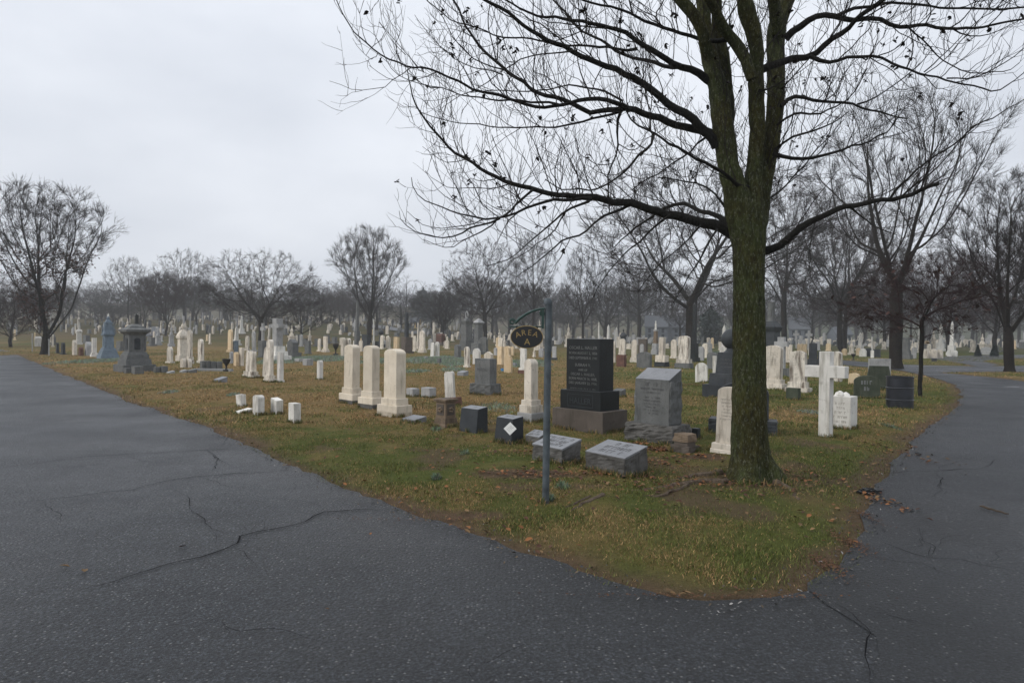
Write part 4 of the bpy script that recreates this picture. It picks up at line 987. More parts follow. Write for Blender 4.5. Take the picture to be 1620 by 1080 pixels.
tree('broom', 'junction_tree', 1597, 588, 262, 250, 'many-stemmed bare tree on the grass across the road', 2.8)
tree('red', 'reddish_tree', 1335, 546, 330, 190, 'reddish twiggy tree in the haze right behind the column monument', .7, 80)
tree('red', 'hazy_red_tree', 1400, 546, 395, 130, 'reddish tree partly behind the stout trunk at the junction', 3.7, 92)
tree('round', 'hazy_round_tree', 1500, 548, 390, 150, 'rounded reddish tree above the white row of headstones across the road', 2.1, 88)
tree('red', 'far_road_tree', 1575, 556, 380, 170, 'reddish hazy tree behind the grey tablet between two dark shrubs', 5.1, 76)
tree('round', 'right_edge_tree', 1655, 560, 330, 150, 'twiggy tree half cut off at the edge behind the many-stemmed tree', 1.1, 62)
tree('oak_b', 'backdrop_tree', 1240, 548, 270, 170, 'bare grey tree directly behind the mossy trunk of the corner tree', 4.4, 86)
tree('oak', 'backdrop_tree', 1330, 548, 268, 190, 'wide bare tree with a dense crown between the mossy trunk and the stout roadside trunk', 2.9, 70)
tree('tall', 'backdrop_tree', 1010, 540, 392, 110, 'hazy bare tree between the forked tree and the huge spreading tree', 2.6, 112)
# hazy row of trees behind the graves: too alike to tell apart
hz = np.random.default_rng(3); kinds = ['round', 'oak_b', 'tall', 'oak', 'red', 'broom', 'small']
for px in list(range(-30, 1660, 25)):
    D = hz.uniform(120, 180); x_ = px + hz.uniform(-16, 16); k = kinds[hz.integers(0, 6)]
    top = (452 if px < 720 else 440) + hz.uniform(-18, 24)
    if 120 < px < 240 or 590 < px < 730: top += 18
    tree(k, 'hazy_tree', x_, 525, top, hz.uniform(60, 110), 'hazy bare tree in the grey row at the back of the cemetery', hz.uniform(0, 6), D, 'hazy trees at the back of the cemetery')
# evergreens
def conifer(name, px, yb_, top, wpx, D, label, seed, blunt=0.0):
    rg = np.random.default_rng(seed); r = ray(px, yb_); g = Vector((r[0] * D / r[1], D, 0)); g.z = float(H(g.x, g.y))
    h = CAMH + ray(px, top)[2] * D / ray(px, top)[1] - g.z; w = wpx / F * D
    o = empty(name, g, 0, label, 'evergreen')
    MB().tube([(0, 0, 0), (0, 0, h * .5), (0, 0, h * .97)], [h * .02, h * .013, .01], 8).build('trunk', M['bark'], o, smooth=True)
    n = 3600; t_ = rg.uniform(0.04, 1, n) ** 0.8; a = rg.uniform(0, 6.28, n)
    prof = (1 - t_) ** (1 - .45 * blunt) if blunt < .5 else np.sqrt(np.maximum(0, 1 - (2 * t_ - .9) ** 2)) * .95
    lay = 0.78 + 0.22 * np.sin(t_ * 46 + 2 * np.sin(a * 3)); rr_ = w / 2 * prof * lay * rg.uniform(.35, 1.08, n)
    x_, y_, z_ = np.cos(a) * rr_, np.sin(a) * rr_, t_ * h + rg.normal(0, .06, n) - rr_ * .15
    v, q, cc = leafmesh(x_, y_, z_, rg.uniform(.05, .12, n) * (w / 3) ** .5 * 1.7, np.array([0.030, 0.042, 0.036]) * rg.uniform(.5, 1.5, (n, 1)), .9)
    link('crown', np_mesh('crown', v, quads=q, col=cc), M['leaf'], o)
conifer('pine_tree', 669, 520, 456, 50, 195, 'hazy rounded evergreen beyond the curving far road', 2, .8)
conifer('holly_bush', 1124, 540, 487, 50, 120, 'dark hazy evergreen bush behind the slender dark obelisk', 3, .8)
conifer('conical_shrub', 1547, 560, 548, 11, 62, 'small dark conical shrub left of the grey tablet across the road', 4, .3)
conifer('conical_shrub', 1573, 561, 546, 14, 62, 'small dark conical shrub right of the grey tablet across the road', 5, .3)
# the far-off wood: one grey mass of bare trees
fr = np.random.default_rng(77); VS, QS, n0 = [], [], 0
cheap = []
for sd in (1, 2, 3, 4):
    tr, cr = forktree(seed=sd, shape=('dome', 'egg', 'fan', 'egg')[sd - 1], Hh=13, Wd=10, th=2.6, t0=.2, natt=260, step=.55, up=.1, r_tip=.014, r_max=.28, ntw=2.4, twl=1.1, tw=.013)
    cheap.append(tubes(tr + cr))
for k in range(230):
    v, q = cheap[k % 4]; y_ = fr.uniform(180, 340); x_ = fr.uniform(-.84, .84) * y_; a = fr.uniform(0, 6.28); s = fr.uniform(.75, 1.25)
    c_, s_ = math.cos(a) * s, math.sin(a) * s
    w = np.c_[v[:, 0] * c_ - v[:, 1] * s_ + x_, v[:, 0] * s_ + v[:, 1] * c_ + y_, v[:, 2] * s * fr.uniform(.8, 1.15) + float(H(x_, y_)) - .2]
    VS.append(w); QS.append(q + n0); n0 += len(w)
prop(link('woods', np_mesh('woods', np.concatenate(VS), quads=np.concatenate(QS)), M['ftwig']), 'far-off grey wood of bare trees in the mist', 'wood', kind='stuff')
# ------------------------------------------------------------------ grave stones
sr = random.Random(11)
def arc(cx, cz, rx, rz, a0, a1, n): return [(cx + rx * math.cos(a0 + (a1 - a0) * i / n), cz + rz * math.sin(a0 + (a1 - a0) * i / n)) for i in range(n + 1)]
def prof(w, z0, z1, top):
    a = w / 2
    if top == 'round': t_ = arc(0, z1 - a, a, a, 0, math.pi, 14)
    elif top == 'seg': t_ = arc(0, z1 - .24 * w, a, .24 * w, 0, math.pi, 12)
    elif top == 'gothic': t_ = arc(-a * .55, z1 - a * 1.15, a * 1.55, a * 1.15 * 1.07, 0, math.acos(.55 / 1.55), 6) + [(-x, z) for x, z in arc(-a * .55, z1 - a * 1.15, a * 1.55, a * 1.15 * 1.07, 0, math.acos(.55 / 1.55), 6)[::-1]][1:]
    elif top == 'ogee': t_ = [(a, z1 - .42 * w), (a * .86, z1 - .36 * w)] + arc(0, z1 - .34 * w, a * .80, .34 * w, 0.1, math.pi - .1, 12) + [(-a * .86, z1 - .36 * w), (-a, z1 - .42 * w)]
    elif top == 'twin': t_ = arc(a / 2, z1 - a / 2, a / 2, a / 2, 0, math.pi * .94, 8) + arc(-a / 2, z1 - a / 2, a / 2, a / 2, math.pi * .06, math.pi, 8)
    elif top == 'peak': t_ = [(a, z1 - .28 * w), (0, z1), (-a, z1 - .28 * w)]
    else: t_ = [(a, z1), (-a, z1)]
    return [(-a, z0), (a, z0)] + t_
def strokes(w, z0, z1, y, rows, rg, size=None, gap=1.9):
    """weathered inscription, too worn to read: rows of short cut marks"""
    mb = MB(); hgt = (z1 - z0) / rows
    for k in range(rows):
        zc = z1 - (k + .5) * hgt; lh = hgt / gap; half = w / 2 * rg.uniform(.55, 1.0); x = -half
        while x < half:
            cw = lh * rg.uniform(.35, .7)
            if rg.random() > .16:
                th = lh * .16
                mb.add([(x, y, zc - lh / 2), (x + th, y, zc - lh / 2), (x + th, y, zc + lh / 2), (x, y, zc + lh / 2)], [(0, 1, 2, 3)])
                if rg.random() > .3: mb.add([(x + th, y, zc + lh * .3), (x + cw, y, zc + lh * .3), (x + cw, y, zc + lh * .5), (x + th, y, zc + lh * .5)], [(0, 1, 2, 3)])
                if rg.random() > .5: mb.add([(x + cw - th, y, zc - lh * .5), (x + cw, y, zc - lh * .5), (x + cw, y, zc + lh * .28), (x + cw - th, y, zc + lh * .28)], [(0, 1, 2, 3)])
            x += cw + lh * .28
    return mb
# every builder gives [(part name, mesh, material, build options)] for a stone w wide, d deep, h high with its front to -y
def k_tab(w, d, h, m, o, near):
    out = []; z = 0; bs = o.get('b', ()); bw, bd = w, d; bv = dict(bevel=.012 * min(1, h)) if near else {}
    for i, (f, s) in enumerate(bs):
        hh = f * h; ww = w * s; dp = d * s if s > .8 else d * s
        mm = o.get('bm', m) if i == 0 else m
        b_ = MB().box(ww, dp, z, z + hh, ww * .985, dp * .98)
        out.append(('base', b_, M[mm], dict(rough=.018, cuts=8) if (o.get('rb') and i == 0 and near) else bv)); z += hh - .003
    tw = w * o.get('tw', .74 if bs else 1.0); td = d * o.get('td', .5 if bs else 1.0)
    p = prof(tw, z, h, o.get('top', 'round')); tb = MB().prism(p, -td / 2, td / 2)
    if o.get('waist'):
        zz0, zz1 = z, h; tb.v = [(x * (1 - .09 * math.sin(max(0, min(1, (v_ - zz1 * .72) / (zz1 * .2))) * math.pi)), y, v_) for x, y, v_ in tb.v]
    out.append(('tablet', tb, M[m], bv))
    if near and o.get('txt', 1): out.append(('lettering', strokes(tw * .74, z + (h - z) * .40, z + (h - z) * .80, -td / 2 - .0015, 7, sr), M['faint'], {}))
    return out
def k_die(w, d, h, m, o, near):
    bf = o.get('bf', .25); out = []; bv = dict(bevel=.008) if near else {}
    if bf: out.append(('base', MB().box(w, d, 0, h * bf), M[o.get('bm', m)], dict(rough=.02, cuts=8) if near and o.get('rb', 1) else bv))
    dw, dp = w * o.get('tw', .72), d * o.get('td', .62); z = h * bf - .003 if bf else 0
    mb = MB().prism(prof(dw, z, h, o['top']), -dp / 2, dp / 2) if o.get('top') else MB().box(dw, dp, z, h, dw * o.get('tp', 1), dp * o.get('tp', 1))
    out.append(('die', mb, M[m], bv))
    if o.get('txt') and near: out.append(('lettering', strokes(dw * .6, z + (h - z) * .55, z + (h - z) * .85, -dp / 2 - .0015, 2, sr, gap=1.4), M['letter'], {}))
    return out
def k_block(w, d, h, m, o, near):
    sl = o.get('slope', 0.0); a, b_ = w / 2, d / 2
    mb = MB().add([(-a, -b_, 0), (a, -b_, 0), (a, b_, 0), (-a, b_, 0), (-a, -b_, h - sl * h), (a, -b_, h - sl * h), (a, b_, h), (-a, b_, h)], [(3, 2, 1, 0), (4, 5, 6, 7), (0, 1, 5, 4), (1, 2, 6, 5), (2, 3, 7, 6), (3, 0, 4, 7)])
    return [('block', mb, M[m], dict(bevel=.008) if near else {})]
def k_obel(w, d, h, m, o, near):
    bf = o.get('bf', .3); out = []; z = 0
    for f, s in o.get('b', ((.10, 1), (.2, .72))): out.append(('base', MB().box(w * s, w * s, z, z + f * h, w * s * .97, w * s * .97), M[o.get('bm', m)], {})); z += f * h - .003
    sw = w * o.get('tw', .42); tip = o.get('tip', .62); zt = h - sw * .55
    mb = MB().box(sw, sw, z, zt, sw * tip, sw * tip); out.append(('shaft', mb, M[m], {}))
    out.append(('tip', MB().box(sw * tip, sw * tip, zt - .002, h, .02, .02), M[m], {}))
    return out
def k_spire(w, d, h, m, o, near):
    a = w / 2
    out = [('base', MB().box(w, w, 0, h * .12), M[m], {}), ('pedestal', MB().box(w * .72, w * .72, h * .12 - .003, h * .45, w * .62, w * .62), M[m], {}), ('cornice', MB().box(w * .80, w * .80, h * .447, h * .50, w * .85, w * .85), M[m], {})]
    out.append(('finial', MB().lathe([(a * .6, h * .497), (a * .5, h * .60), (a * .28, h * .64), (a * .42, h * .72), (a * .30, h * .80), (a * .10, h * .85), (a * .16, h * .90), (.02, h)], 12), M[m], dict(smooth=True)))
    return out
def k_urn(w, d, h, m, o, near):
    a = w / 2; out = [('base', MB().box(w, w, 0, h * .16), M[m], {}), ('pedestal', MB().box(w * .78, w * .78, h * .157, h * .60, w * .70, w * .70), M[m], {}),
           ('cornice', MB().box(w * .92, w * .92, h * .597, h * .66, w * .98, w * .98), M[m], {})]
    out.append(('cap', MB().lathe([(a * .9, h * .657), (a * .74, h * .72), (a * .42, h * .79), (a * .2, h * .82)], sq=True), M[m], {}))
    out.append(('urn', MB().lathe([(a * .14, h * .815), (a * .12, h * .84), (a * .30, h * .89), (a * .32, h * .93), (a * .18, h * .96), (.02, h)], 12), M[m], dict(smooth=True)))
    return out
def k_planter(w, d, h, m, o, near):
    a = w / 2
    return [('foot', MB().box(w * .6, w * .6, 0, h * .2), M[m], {}), ('bowl', MB().lathe([(a * .28, h * .197), (a * .18, h * .40), (a * .34, h * .55), (a * .80, h * .72), (a, h * .95), (a * 1.05, h), (a * .86, h), (a * .6, h * .8)], 18), M[m], dict(smooth=True))]
def k_cross(w, d, h, m, o, near):
    out = []; z = 0; bv = dict(bevel=.008) if near else {}
    for f, s in o.get('b', ()): out.append(('step', MB().box(w * s, w * s * o.get('sd', .8), z, z + f * h, w * s * .95, w * s * .76), M[o.get('bm', m)], bv)); z += f * h - .003
    st = w * o.get('st', .30); dp = st * o.get('dp', .9); az = o.get('az', .70); ah = o.get('ah', .14) * h; a = w * o.get('aw', 1.0) / 2; zl = h * az
    p = [(-st / 2, z), (st / 2, z), (st / 2, zl), (a, zl), (a, zl + ah), (st / 2, zl + ah), (st / 2, h), (-st / 2, h), (-st / 2, zl + ah), (-a, zl + ah), (-a, zl), (-st / 2, zl)]
    out.append(('cross', MB().prism(p, -dp / 2, dp / 2), M[m], bv)); return out
def k_column(w, d, h, m, o, near):
    a = w / 2
    return [('base', MB().box(w * 1.15, w * 1.15, 0, h * .09), M[m], {}), ('pedestal', MB().box(w * .86, w * .86, h * .087, h * .52), M[m], {}),
            ('cornice', MB().lathe([(a * .88, h * .517), (a * 1.05, h * .57), (a * 1.12, h * .60), (a * .74, h * .66), (a * .6, h * .69)], sq=True), M[m], {}),
            ('column', MB().lathe([(a * .50, h * .687), (a * .46, h * .72), (a * .42, h * .97), (a * .52, h)], 16), M[o.get('bm', m)], dict(smooth=True))]
def k_step(w, d, h, m, o, near):
    return [('base', MB().box(w, d, 0, h * .22, w * .97, d * .97), M[m], {}), ('plinth', MB().box(w * .78, d * .78, h * .217, h * .42, w * .74, d * .74), M[m], {}), ('die', MB().box(w * .58, d * .58, h * .417, h, w * .54, d * .54), M[m], {})]
def k_zinc(w, d, h, m, o, near):
    out = []
    for n_, s0, s1, f0, f1 in (('base', 1, .92, 0, .10), ('plinth', .86, .72, .098, .20), ('plinth', .66, .60, .198, .26), ('die', .50, .46, .257, .54), ('cornice', .56, .62, .537, .58), ('gable', .56, .40, .578, .68), ('upper_die', .42, .36, .677, .82), ('cornice', .40, .42, .817, .85), ('spire', .30, .16, .847, .92)):
        out.append((n_, MB().box(w * s0, w * s0, h * f0, h * f1, w * s1, w * s1), M[m], {}))
    for sx in (-1, 1):
        for sy in (-1, 1): out.append(('pinnacle', MB().box(w * .08, w * .08, h * .56, h * .80, w * .03, w * .03, cx=sx * w * .235, cy=sy * w * .235), M[m], {}))
    out.append(('panel', MB().prism(prof(w * .22, h * .30, h * .50, 'round'), -w * .265, -w * .24), M[m], {}))
    out.append(('finial', MB().lathe([(w * .07, h * .917), (w * .10, h * .95), (w * .05, h * .975), (.01, h)], 10), M[m], dict(smooth=True))); return out
def k_mon(w, d, h, m, o, near):     # stepped pedestal monument with an overhanging roofed cap
    out = []
    for n_, s0, s1, f0, f1 in (('base', 1, 1, 0, .16), ('step', .80, .78, .157, .27), ('step', .70, .66, .267, .37), ('plinth', .62, .56, .367, .42), ('die', .50, .48, .417, .77)):
        out.append((n_, MB().box(w * s0, w * s0, h * f0, h * f1, w * s1, w * s1), M[m], dict(bevel=.012)))
    a = w / 2
    out.append(('cornice', MB().lathe([(a * .50, h * .767), (a * .58, h * .80), (a * .74, h * .84), (a * .76, h * .885), (a * .52, h * .92)], sq=True), M[m], {}))
    out.append(('cap', MB().lathe([(a * .46, h * .917), (a * .42, h * .95), (a * .16, h)], sq=True), M[m], {}))
    for k in range(4):
        p_ = MB().prism(prof(w * .18, h * .47, h * .71, 'seg'), -w * .262, -w * .24).xf(Matrix.Rotation(k * math.pi / 2, 4, 'Z')); out.append(('panel', p_, M['dark'], {}))
        for s in (-1, 1): out.append(('pilaster', MB().box(w * .05, w * .05, h * .44, h * .77, cx=s * w * .245, cy=-w * .245).xf(Matrix.Rotation(k * math.pi / 2, 4, 'Z')), M[m], {})) if s == 1 else None
    return out
def k_statue(w, d, h, m, o, near):
    a = w / 2; out = [('base', MB().box(w, w, 0, h * .14), M[m], {}), ('pedestal', MB().box(w * .8, w * .8, h * .137, h * .34, w * .72, w * .72), M[m], {}), ('column', MB().box(w * .5, w * .5, h * .337, h * .70, w * .42, w * .42), M['brown'], {}), ('cornice', MB().box(w * .6, w * .6, h * .697, h * .74), M[m], {})]
    out.append(('figure', MB().lathe([(a * .34, h * .737), (a * .26, h * .83), (a * .32, h * .90), (a * .12, h * .935), (a * .16, h * .965), (.02, h)], 10), M['white'], dict(smooth=True))); return out
def k_ball(w, d, h, m, o, near):
    a = w / 2; out = [('base', MB().box(w, d, 0, h * .20), M[m], dict(bevel=.01)), ('plinth', MB().box(w * .80, d * .78, h * .197, h * .36, w * .76, d * .72), M[m], dict(bevel=.01)), ('die', MB().box(w * .56, d * .56, h * .357, h * .66, w * .48, d * .48), M[m], dict(bevel=.01)), ('neck', MB().lathe([(w * .20, h * .655), (w * .13, h * .69), (w * .11, h * .725)], 16), M[m], dict(smooth=True))]
    r = h * .15; out.append(('ball', MB().lathe([(max(.01, r * math.sin(math.pi * i / 16)), h - r - r * math.cos(math.pi * i / 16)) for i in range(17)], 28), M[m], dict(smooth=True)))
    if near: out.append(('lettering', strokes(w * .36, h * .42, h * .58, -d * .268, 3, sr), M['carved'], {}))
    return out
def k_sarc(w, d, h, m, o, near):
    return [('base', MB().box(w, d, 0, h * .28), M['mud'], {}), ('die', MB().box(w * .74, d * .7, h * .277, h * .86, w * .72, d * .68), M[m], {}), ('cap', MB().box(w * .78, d * .74, h * .857, h, w * .6, d * .5), M[m], {})]
def k_bigmon(w, d, h, m, o, near):
    a = w / 2; out = [('base', MB().box(w, w, 0, h * .12), M[m], {}), ('plinth', MB().box(w * .82, w * .82, h * .117, h * .24, w * .78, w * .78), M[m], {}), ('die', MB().box(w * .66, w * .66, h * .237, h * .66, w * .62, w * .62), M[m], {}), ('cornice', MB().box(w * .68, w * .68, h * .657, h * .73, w * .80, w * .80), M[m], {}), ('cap', MB().box(w * .5, w * .5, h * .727, h * .80, w * .3, w * .3), M[m], {})]
    if o.get('loop'): out.append(('wreath', MB().tube([(math.cos(t_ * math.pi / 10 - .3) * w * .16, 0, h * .88 + math.sin(t_ * math.pi / 10 - .3) * h * .09) for t_ in range(0, 19)], w * .04, 6), M['paleg'], dict(smooth=True)))
    return out
def k_roofcol(w, d, h, m, o, near):
    a = w / 2; return [('base', MB().box(w, w, 0, h * .12), M[m], {}), ('shaft', MB().box(w * .74, w * .74, h * .117, h * .78, w * .66, w * .66), M[m], {}), ('cornice', MB().box(w * .78, w * .78, h * .777, h * .84, w * .96, w * .96), M[m], {}), ('roof', MB().box(w, w, h * .838, h, .06, .06), M['paleg'], {})]
def k_twin(w, d, h, m, o, near):
    out = [('base', MB().box(w, d, 0, h * .14), M[m], {}), ('plinth', MB().box(w * .9, d * .75, h * .137, h * .26), M[m], {})]
    for s in (-1, 1):
        p = [(x + s * w * .22, z) for x, z in prof(w * .33, h * .257, h, 'round')]; out.append(('tablet', MB().prism(p, -d * .22, d * .22), M[m], dict(bevel=.01) if near else {}))
    return out
KIND = {k[2:]: v for k, v in list(globals().items()) if k.startswith('k_')}
NAMES = dict(tab=('headstone', 'headstone'), die=('granite_headstone', 'headstone'), block=('grave_marker', 'grave marker'), obel=('obelisk', 'obelisk'), spire=('finial_monument', 'monument'), urn=('urn_monument', 'monument'), planter=('planter_urn', 'planter'), cross=('stone_cross', 'cross'), column=('column_monument', 'monument'), step=('stepped_monument', 'monument'), zinc=('zinc_monument', 'monument'), mon=('pedestal_monument', 'monument'), statue=('statue_monument', 'monument'), ball=('ball_monument', 'monument'), sarc=('sarcophagus_monument', 'monument'), bigmon=('tall_monument', 'monument'), roofcol=('roofed_monument', 'monument'), twin=('twin_headstone', 'headstone'))
RATIO = dict(tab=.40, die=.55, block=.7, twin=.42, ball=.8, cross=.4, sarc=.6, step=.8)
BASES = []
def place(kind, px, yb_, wp, hp, m, label, o=None, near=None, name=None, group=None):
    o = o or {}; g = gp(px, yb_); s = g.y / F
    near = (g.y < 24) if near is None else near
    rz = R(o.get('rot', -45 + sr.uniform(-4, 4))); th = abs(-rz - math.atan2(g.x, g.y))
    th = min(th, 1.35); rt = o.get('r', RATIO.get(kind, 1.0))
    w = wp * s / (math.cos(th) + rt * math.sin(th)); d = w * rt; h = hp * s
    if kind == 'cross': w = wp * s / (math.cos(th) + .27 * math.sin(th)); d = w * .3
    off = o.get('off', .42) * (w * math.sin(th) + d * math.cos(th)); n = Vector((g.x, g.y, 0)).normalized()
    c = Vector((g.x, g.y, 0)) + n * off; c.z = float(GZ(c.x, c.y)) - .03
    h = h * (c.y / g.y) ** .2 + .025
    if c.y < 24: BASES.append((c.x, c.y, rz, w, d))
    nm, cat = NAMES[kind]
    e = empty(name or nm, c, rz, label, o.get('cat', cat), group)
    if o.get('tilt'): e.rotation_euler = (R(o['tilt'][0]), R(o['tilt'][1]), rz)
    elif kind in ('tab',): e.rotation_euler = (R(sr.uniform(-1.2, 1.2)), R(sr.uniform(-1.2, 1.2)), rz)
    for pn, mb, mm, bo in KIND[kind](w, d, h, m, o, near): mb.build(pn, mm, e, **bo)
    return e, w, d, h
B2 = ((.13, 1.0), (.10, .84)); B1 = ((.12, 1.0),)
# ---- near stones with their own details
for i, (px, yb_, wp, hp, lb) in enumerate(((556, 642, 40, 94, 'cream white headstone farthest back of the matching three on stepped bases'), (587, 650, 42, 100, 'cream white headstone in the middle of the matching three on stepped bases'), (624, 663, 56, 108, 'cream white headstone nearest the road of the matching three, base stained black'))):
    place('tab', px, yb_, wp * 1.04, hp, 'trio', lb, dict(top='seg', b=((.085, 1.0), (.105, .985), (.10, .76)), bm='dirtybase' if i == 2 else 'rockg', tw=.61, td=.60, r=.62, waist=1, rot=-42, txt=0), group='three matching cream headstones')
for px, yb_, wp, hp, tl, lb in ((382, 647, 15, 20, (2, -3), 'small white stub of stone standing behind the fallen slab'), (409, 659, 18, 32, (0, 0), 'tallest small white marble stub beside the fallen slab'), (438, 658, 19, 25, (4, 9), 'small white marble stub leaning over, second from the headstone trio'), (466, 673, 19, 32, (0, 0), 'small white square-topped stub nearest the road edge, last of its row')):
    place('tab', px, yb_, wp, hp, 'white', lb, dict(top='seg' if tl == (0, 0) and px < 420 else 'flat', r=.55, tilt=tl, txt=0), name='marble_footstone', group='row of small white stubs')
place('block', 386, 656, 27, 7, 'white', 'white marble slab lying flat among the small stubs', dict(slope=.5, r=1.3, cat='slab'), name='fallen_slab')
place('block', 655, 672, 40, 10, 'gface', 'flat polished grey marker at the foot of the headstone trio', dict(slope=.35, r=.75))
place('block', 653, 630, 21, 13, 'paleg', 'small grey block marker just right of the headstone trio', dict(r=.7)); place('block', 678, 632, 24, 16, 'paleg', 'small grey block marker next to the twin-topped leaning tablet', dict(r=.7))
# brown sandstone pedestal with carved panels
e, w, d, h = place('tab', 705, 680, 47, 8, 'brown', 'brown sandstone pedestal with carved panels and a broken top', dict(top='flat', r=1.0, txt=0, off=.46), name='sandstone_pedestal'); hh = 48 * e.location.y / F
for ch in list(e.children): bpy.data.objects.remove(ch)
for n_, s0, s1, a, b_ in (('base', 1, 1, 0, .10), ('plinth', .90, .84, .098, .17), ('plinth', .82, .76, .168, .34), ('die', .70, .66, .338, .88), ('cap', .84, .88, .878, .97)):
    MB().box(w * s0, w * s0, a * hh, b_ * hh, w * s1, w * s1).build(n_, M['brown'], e, bevel=.01)
MB().box(w * .42, w * .42, hh * .969, hh * .985, w * .36, w * .36).build('broken_top', M['mud'], e)
for k in range(4):
    Rm = Matrix.Rotation(k * math.pi / 2, 4, 'Z')
    MB().box(w * .46, w * .02, hh * .44, hh * .80, cy=-w * .352).xf(Rm).build('panel', M['mud'], e)
    mb = MB(); 
    for j in range(5): mb.lathe([(.004, -w * .05), (w * .075, -w * .03), (w * .085, 0), (w * .06, w * .03), (.004, w * .06)], 10, (math.cos(j * 1.257) * w * .09, 0, math.sin(j * 1.257) * w * .09))
    mb.xf(Rm @ Matrix.Translation((0, -w * .365, hh * .62))).build('carved_flower', M['brown'], e, smooth=True)
# slanted dark markers
def darkblock(px, yb_, wp, hp, label, rot):
    e, w, d, h = place('block', px, yb_, wp, hp, 'dark', label, dict(r=.62, rot=rot, off=.44, slope=.02)); 
    for ch in list(e.children): bpy.data.objects.remove(ch)
    a, b_ = w / 2, d / 2
    MB().add([(-a * 1.04, -b_ * 1.1, 0), (a * 1.04, -b_ * 1.1, 0), (a * 1.04, b_, 0), (-a * 1.04, b_, 0), (-a, -b_ * .72, h * .93), (a, -b_ * .72, h * .93), (a, b_, h), (-a, b_, h)], [(3, 2, 1, 0), (0, 1, 5, 4), (1, 2, 6, 5), (2, 3, 7, 6), (3, 0, 4, 7), (4, 5, 6, 7)]).build('block', M['dark'], e, bevel=.006)
    tp = MB().add([(-a * .97, -b_ * .68, h * .9345), (a * .97, -b_ * .68, h * .9345), (a * .97, b_ * .96, h * 1.0008), (-a * .97, b_ * .96, h * 1.0008)], [(0, 1, 2, 3)]); tp.v = [(x, y, z + .002) for x, y, z in tp.v]
    tp.build('polished_top', M['gface'], e)
    t_ = strokes(w * .5, -d * .16, d * .16, 0, 1, sr, gap=1.6); sl = math.atan2(h * .07, b_ * 1.72)
    t_.xf(Matrix.Translation((0, b_ * .14, h * .967 + .005)) @ Matrix.Rotation(sl, 4, 'X') @ Matrix.Rotation(-math.pi / 2, 4, 'X')).build('lettering', M['carved'], e)
    return e, w, d, h
darkblock(749, 689, 45, 41, 'dark granite block marker next to the brown sandstone pedestal', -44)
e, w, d, h = darkblock(805, 706, 46, 43, 'dark granite block marker with a white diamond card on its front', -50)
c_ = prop(MB().box(.135, .008, -.0675, .0675).xf(Matrix.Rotation(R(45), 4, 'Y')).build('notice_card', M['paper'], None), 'white diamond-shaped card fixed to the dark granite block', 'card')
mwe = Matrix.Translation(e.location) @ Matrix.Rotation(e.rotation_euler.z, 4, 'Z')
c_.matrix_world = mwe @ Matrix.Translation((w * .46, -d * .53, h * .62)) @ Matrix.Rotation(R(46), 4, 'Z') @ Matrix.Rotation(R(-12), 4, 'X')
link('print', join(strokes(.10, -.03, .03, -.0055, 3, sr)).xf(Matrix.Rotation(R(-42), 4, 'Y')).build('x', M['letter']).data, None, c_); bpy.data.objects.remove(bpy.data.objects['x'])
# bevel markers with polished tops
def bevelmarker(px, yb_, wp, hp, label, rot, rows, nm='slant_marker'):
    e, w, d, h = place('block', px, yb_, wp, hp, 'granite', label, dict(r=.62, rot=rot, off=.46), name=nm)
    for ch in list(e.children): bpy.data.objects.remove(ch)
    a, b_ = w / 2, d / 2; zf = h * .70
    MB().add([(-a, -b_, 0), (a, -b_, 0), (a, b_, 0), (-a, b_, 0), (-a, -b_, zf), (a, -b_, zf), (a, b_, h), (-a, b_, h)], [(3, 2, 1, 0), (0, 1, 5, 4), (1, 2, 6, 5), (2, 3, 7, 6), (3, 0, 4, 7), (4, 5, 6, 7)]).build('block', M['rockg'], e, rough=.018, cuts=9, keep_top=False)
    sl = math.atan2(h - zf, d); L = math.hypot(h - zf, d)
    T = Matrix.Translation((0, 0, (h + zf) / 2 + .012)) @ Matrix.Rotation(sl, 4, 'X')
    MB().box(w * 1.015, L * 1.015, -.02, .004).xf(T).build('polished_top', M['gface'], e, bevel=.003)
    strokes(w * .88, -L * .40, L * .42, 0, rows, sr, gap=1.45).xf(T @ Matrix.Translation((0, 0, .006)) @ Matrix.Rotation(-math.pi / 2, 4, 'X')).build('lettering', M['carved'], e)
    return e, w, d, h
bevelmarker(849, 710, 36, 21, 'small pale slant marker half hidden behind the sign pole', -50, 2)
bevelmarker(880, 741, 80, 36, 'grey slant marker with cut letters crossed by the sign pole', -50, 3)
bevelmarker(974, 760, 100, 44, 'large grey slant marker with cut letters, nearest to the mossy tree', -52, 3)
# the black granite monument
e, w, d, h = place('block', 932, 689, 124, 149, 'black', 'black granite family monument with cut lettering on a brown stepped base', dict(r=.62, rot=-45, off=.46, cat='monument'), name='black_granite_monument')
for ch in list(e.children): bpy.data.objects.remove(ch)
z1, z2 = h * .245, h * .445
MB().box(w, d, 0, z1).build('base', M['mud'], e, bevel=.008)
w2, d2 = w * .80, d * .76; MB().box(w2, d2, z1 - .003, z2).build('plinth', M['black'], e, bevel=.005)
w3, d3 = w * .66, d * .56; MB().box(w3, d3, z2 - .003, h).build('die', M['black'], e, bevel=.004)
for n_, ww, dd_, zz in (('plinth_top', w2, d2, z2), ('die_top', w3, d3, h)): MB().box(ww * .995, dd_ * .99, zz + .0005, zz + .004).build(n_, M['gface'] if n_ == 'die_top' else M['dark'], e)
zt = h - (h - z2) * .16; k = w3 / 1.0
lines = [("OSCAR L. HALLER", .105, 0), ("BORN AUGUST 2, 1856", .088, .115), ("DIED SEPTEMBER 8, 1941", .088, .225), ("SUSRAH V.", .10, .385), ("WIFE OF", .07, .49), ("OSCAR L. HALLER,", .088, .59), ("BORN MARCH 16, 1858,", .088, .69), ("DIED JANUARY 23, 1914.", .088, .79)]
hs_ = h - z2; ms = []
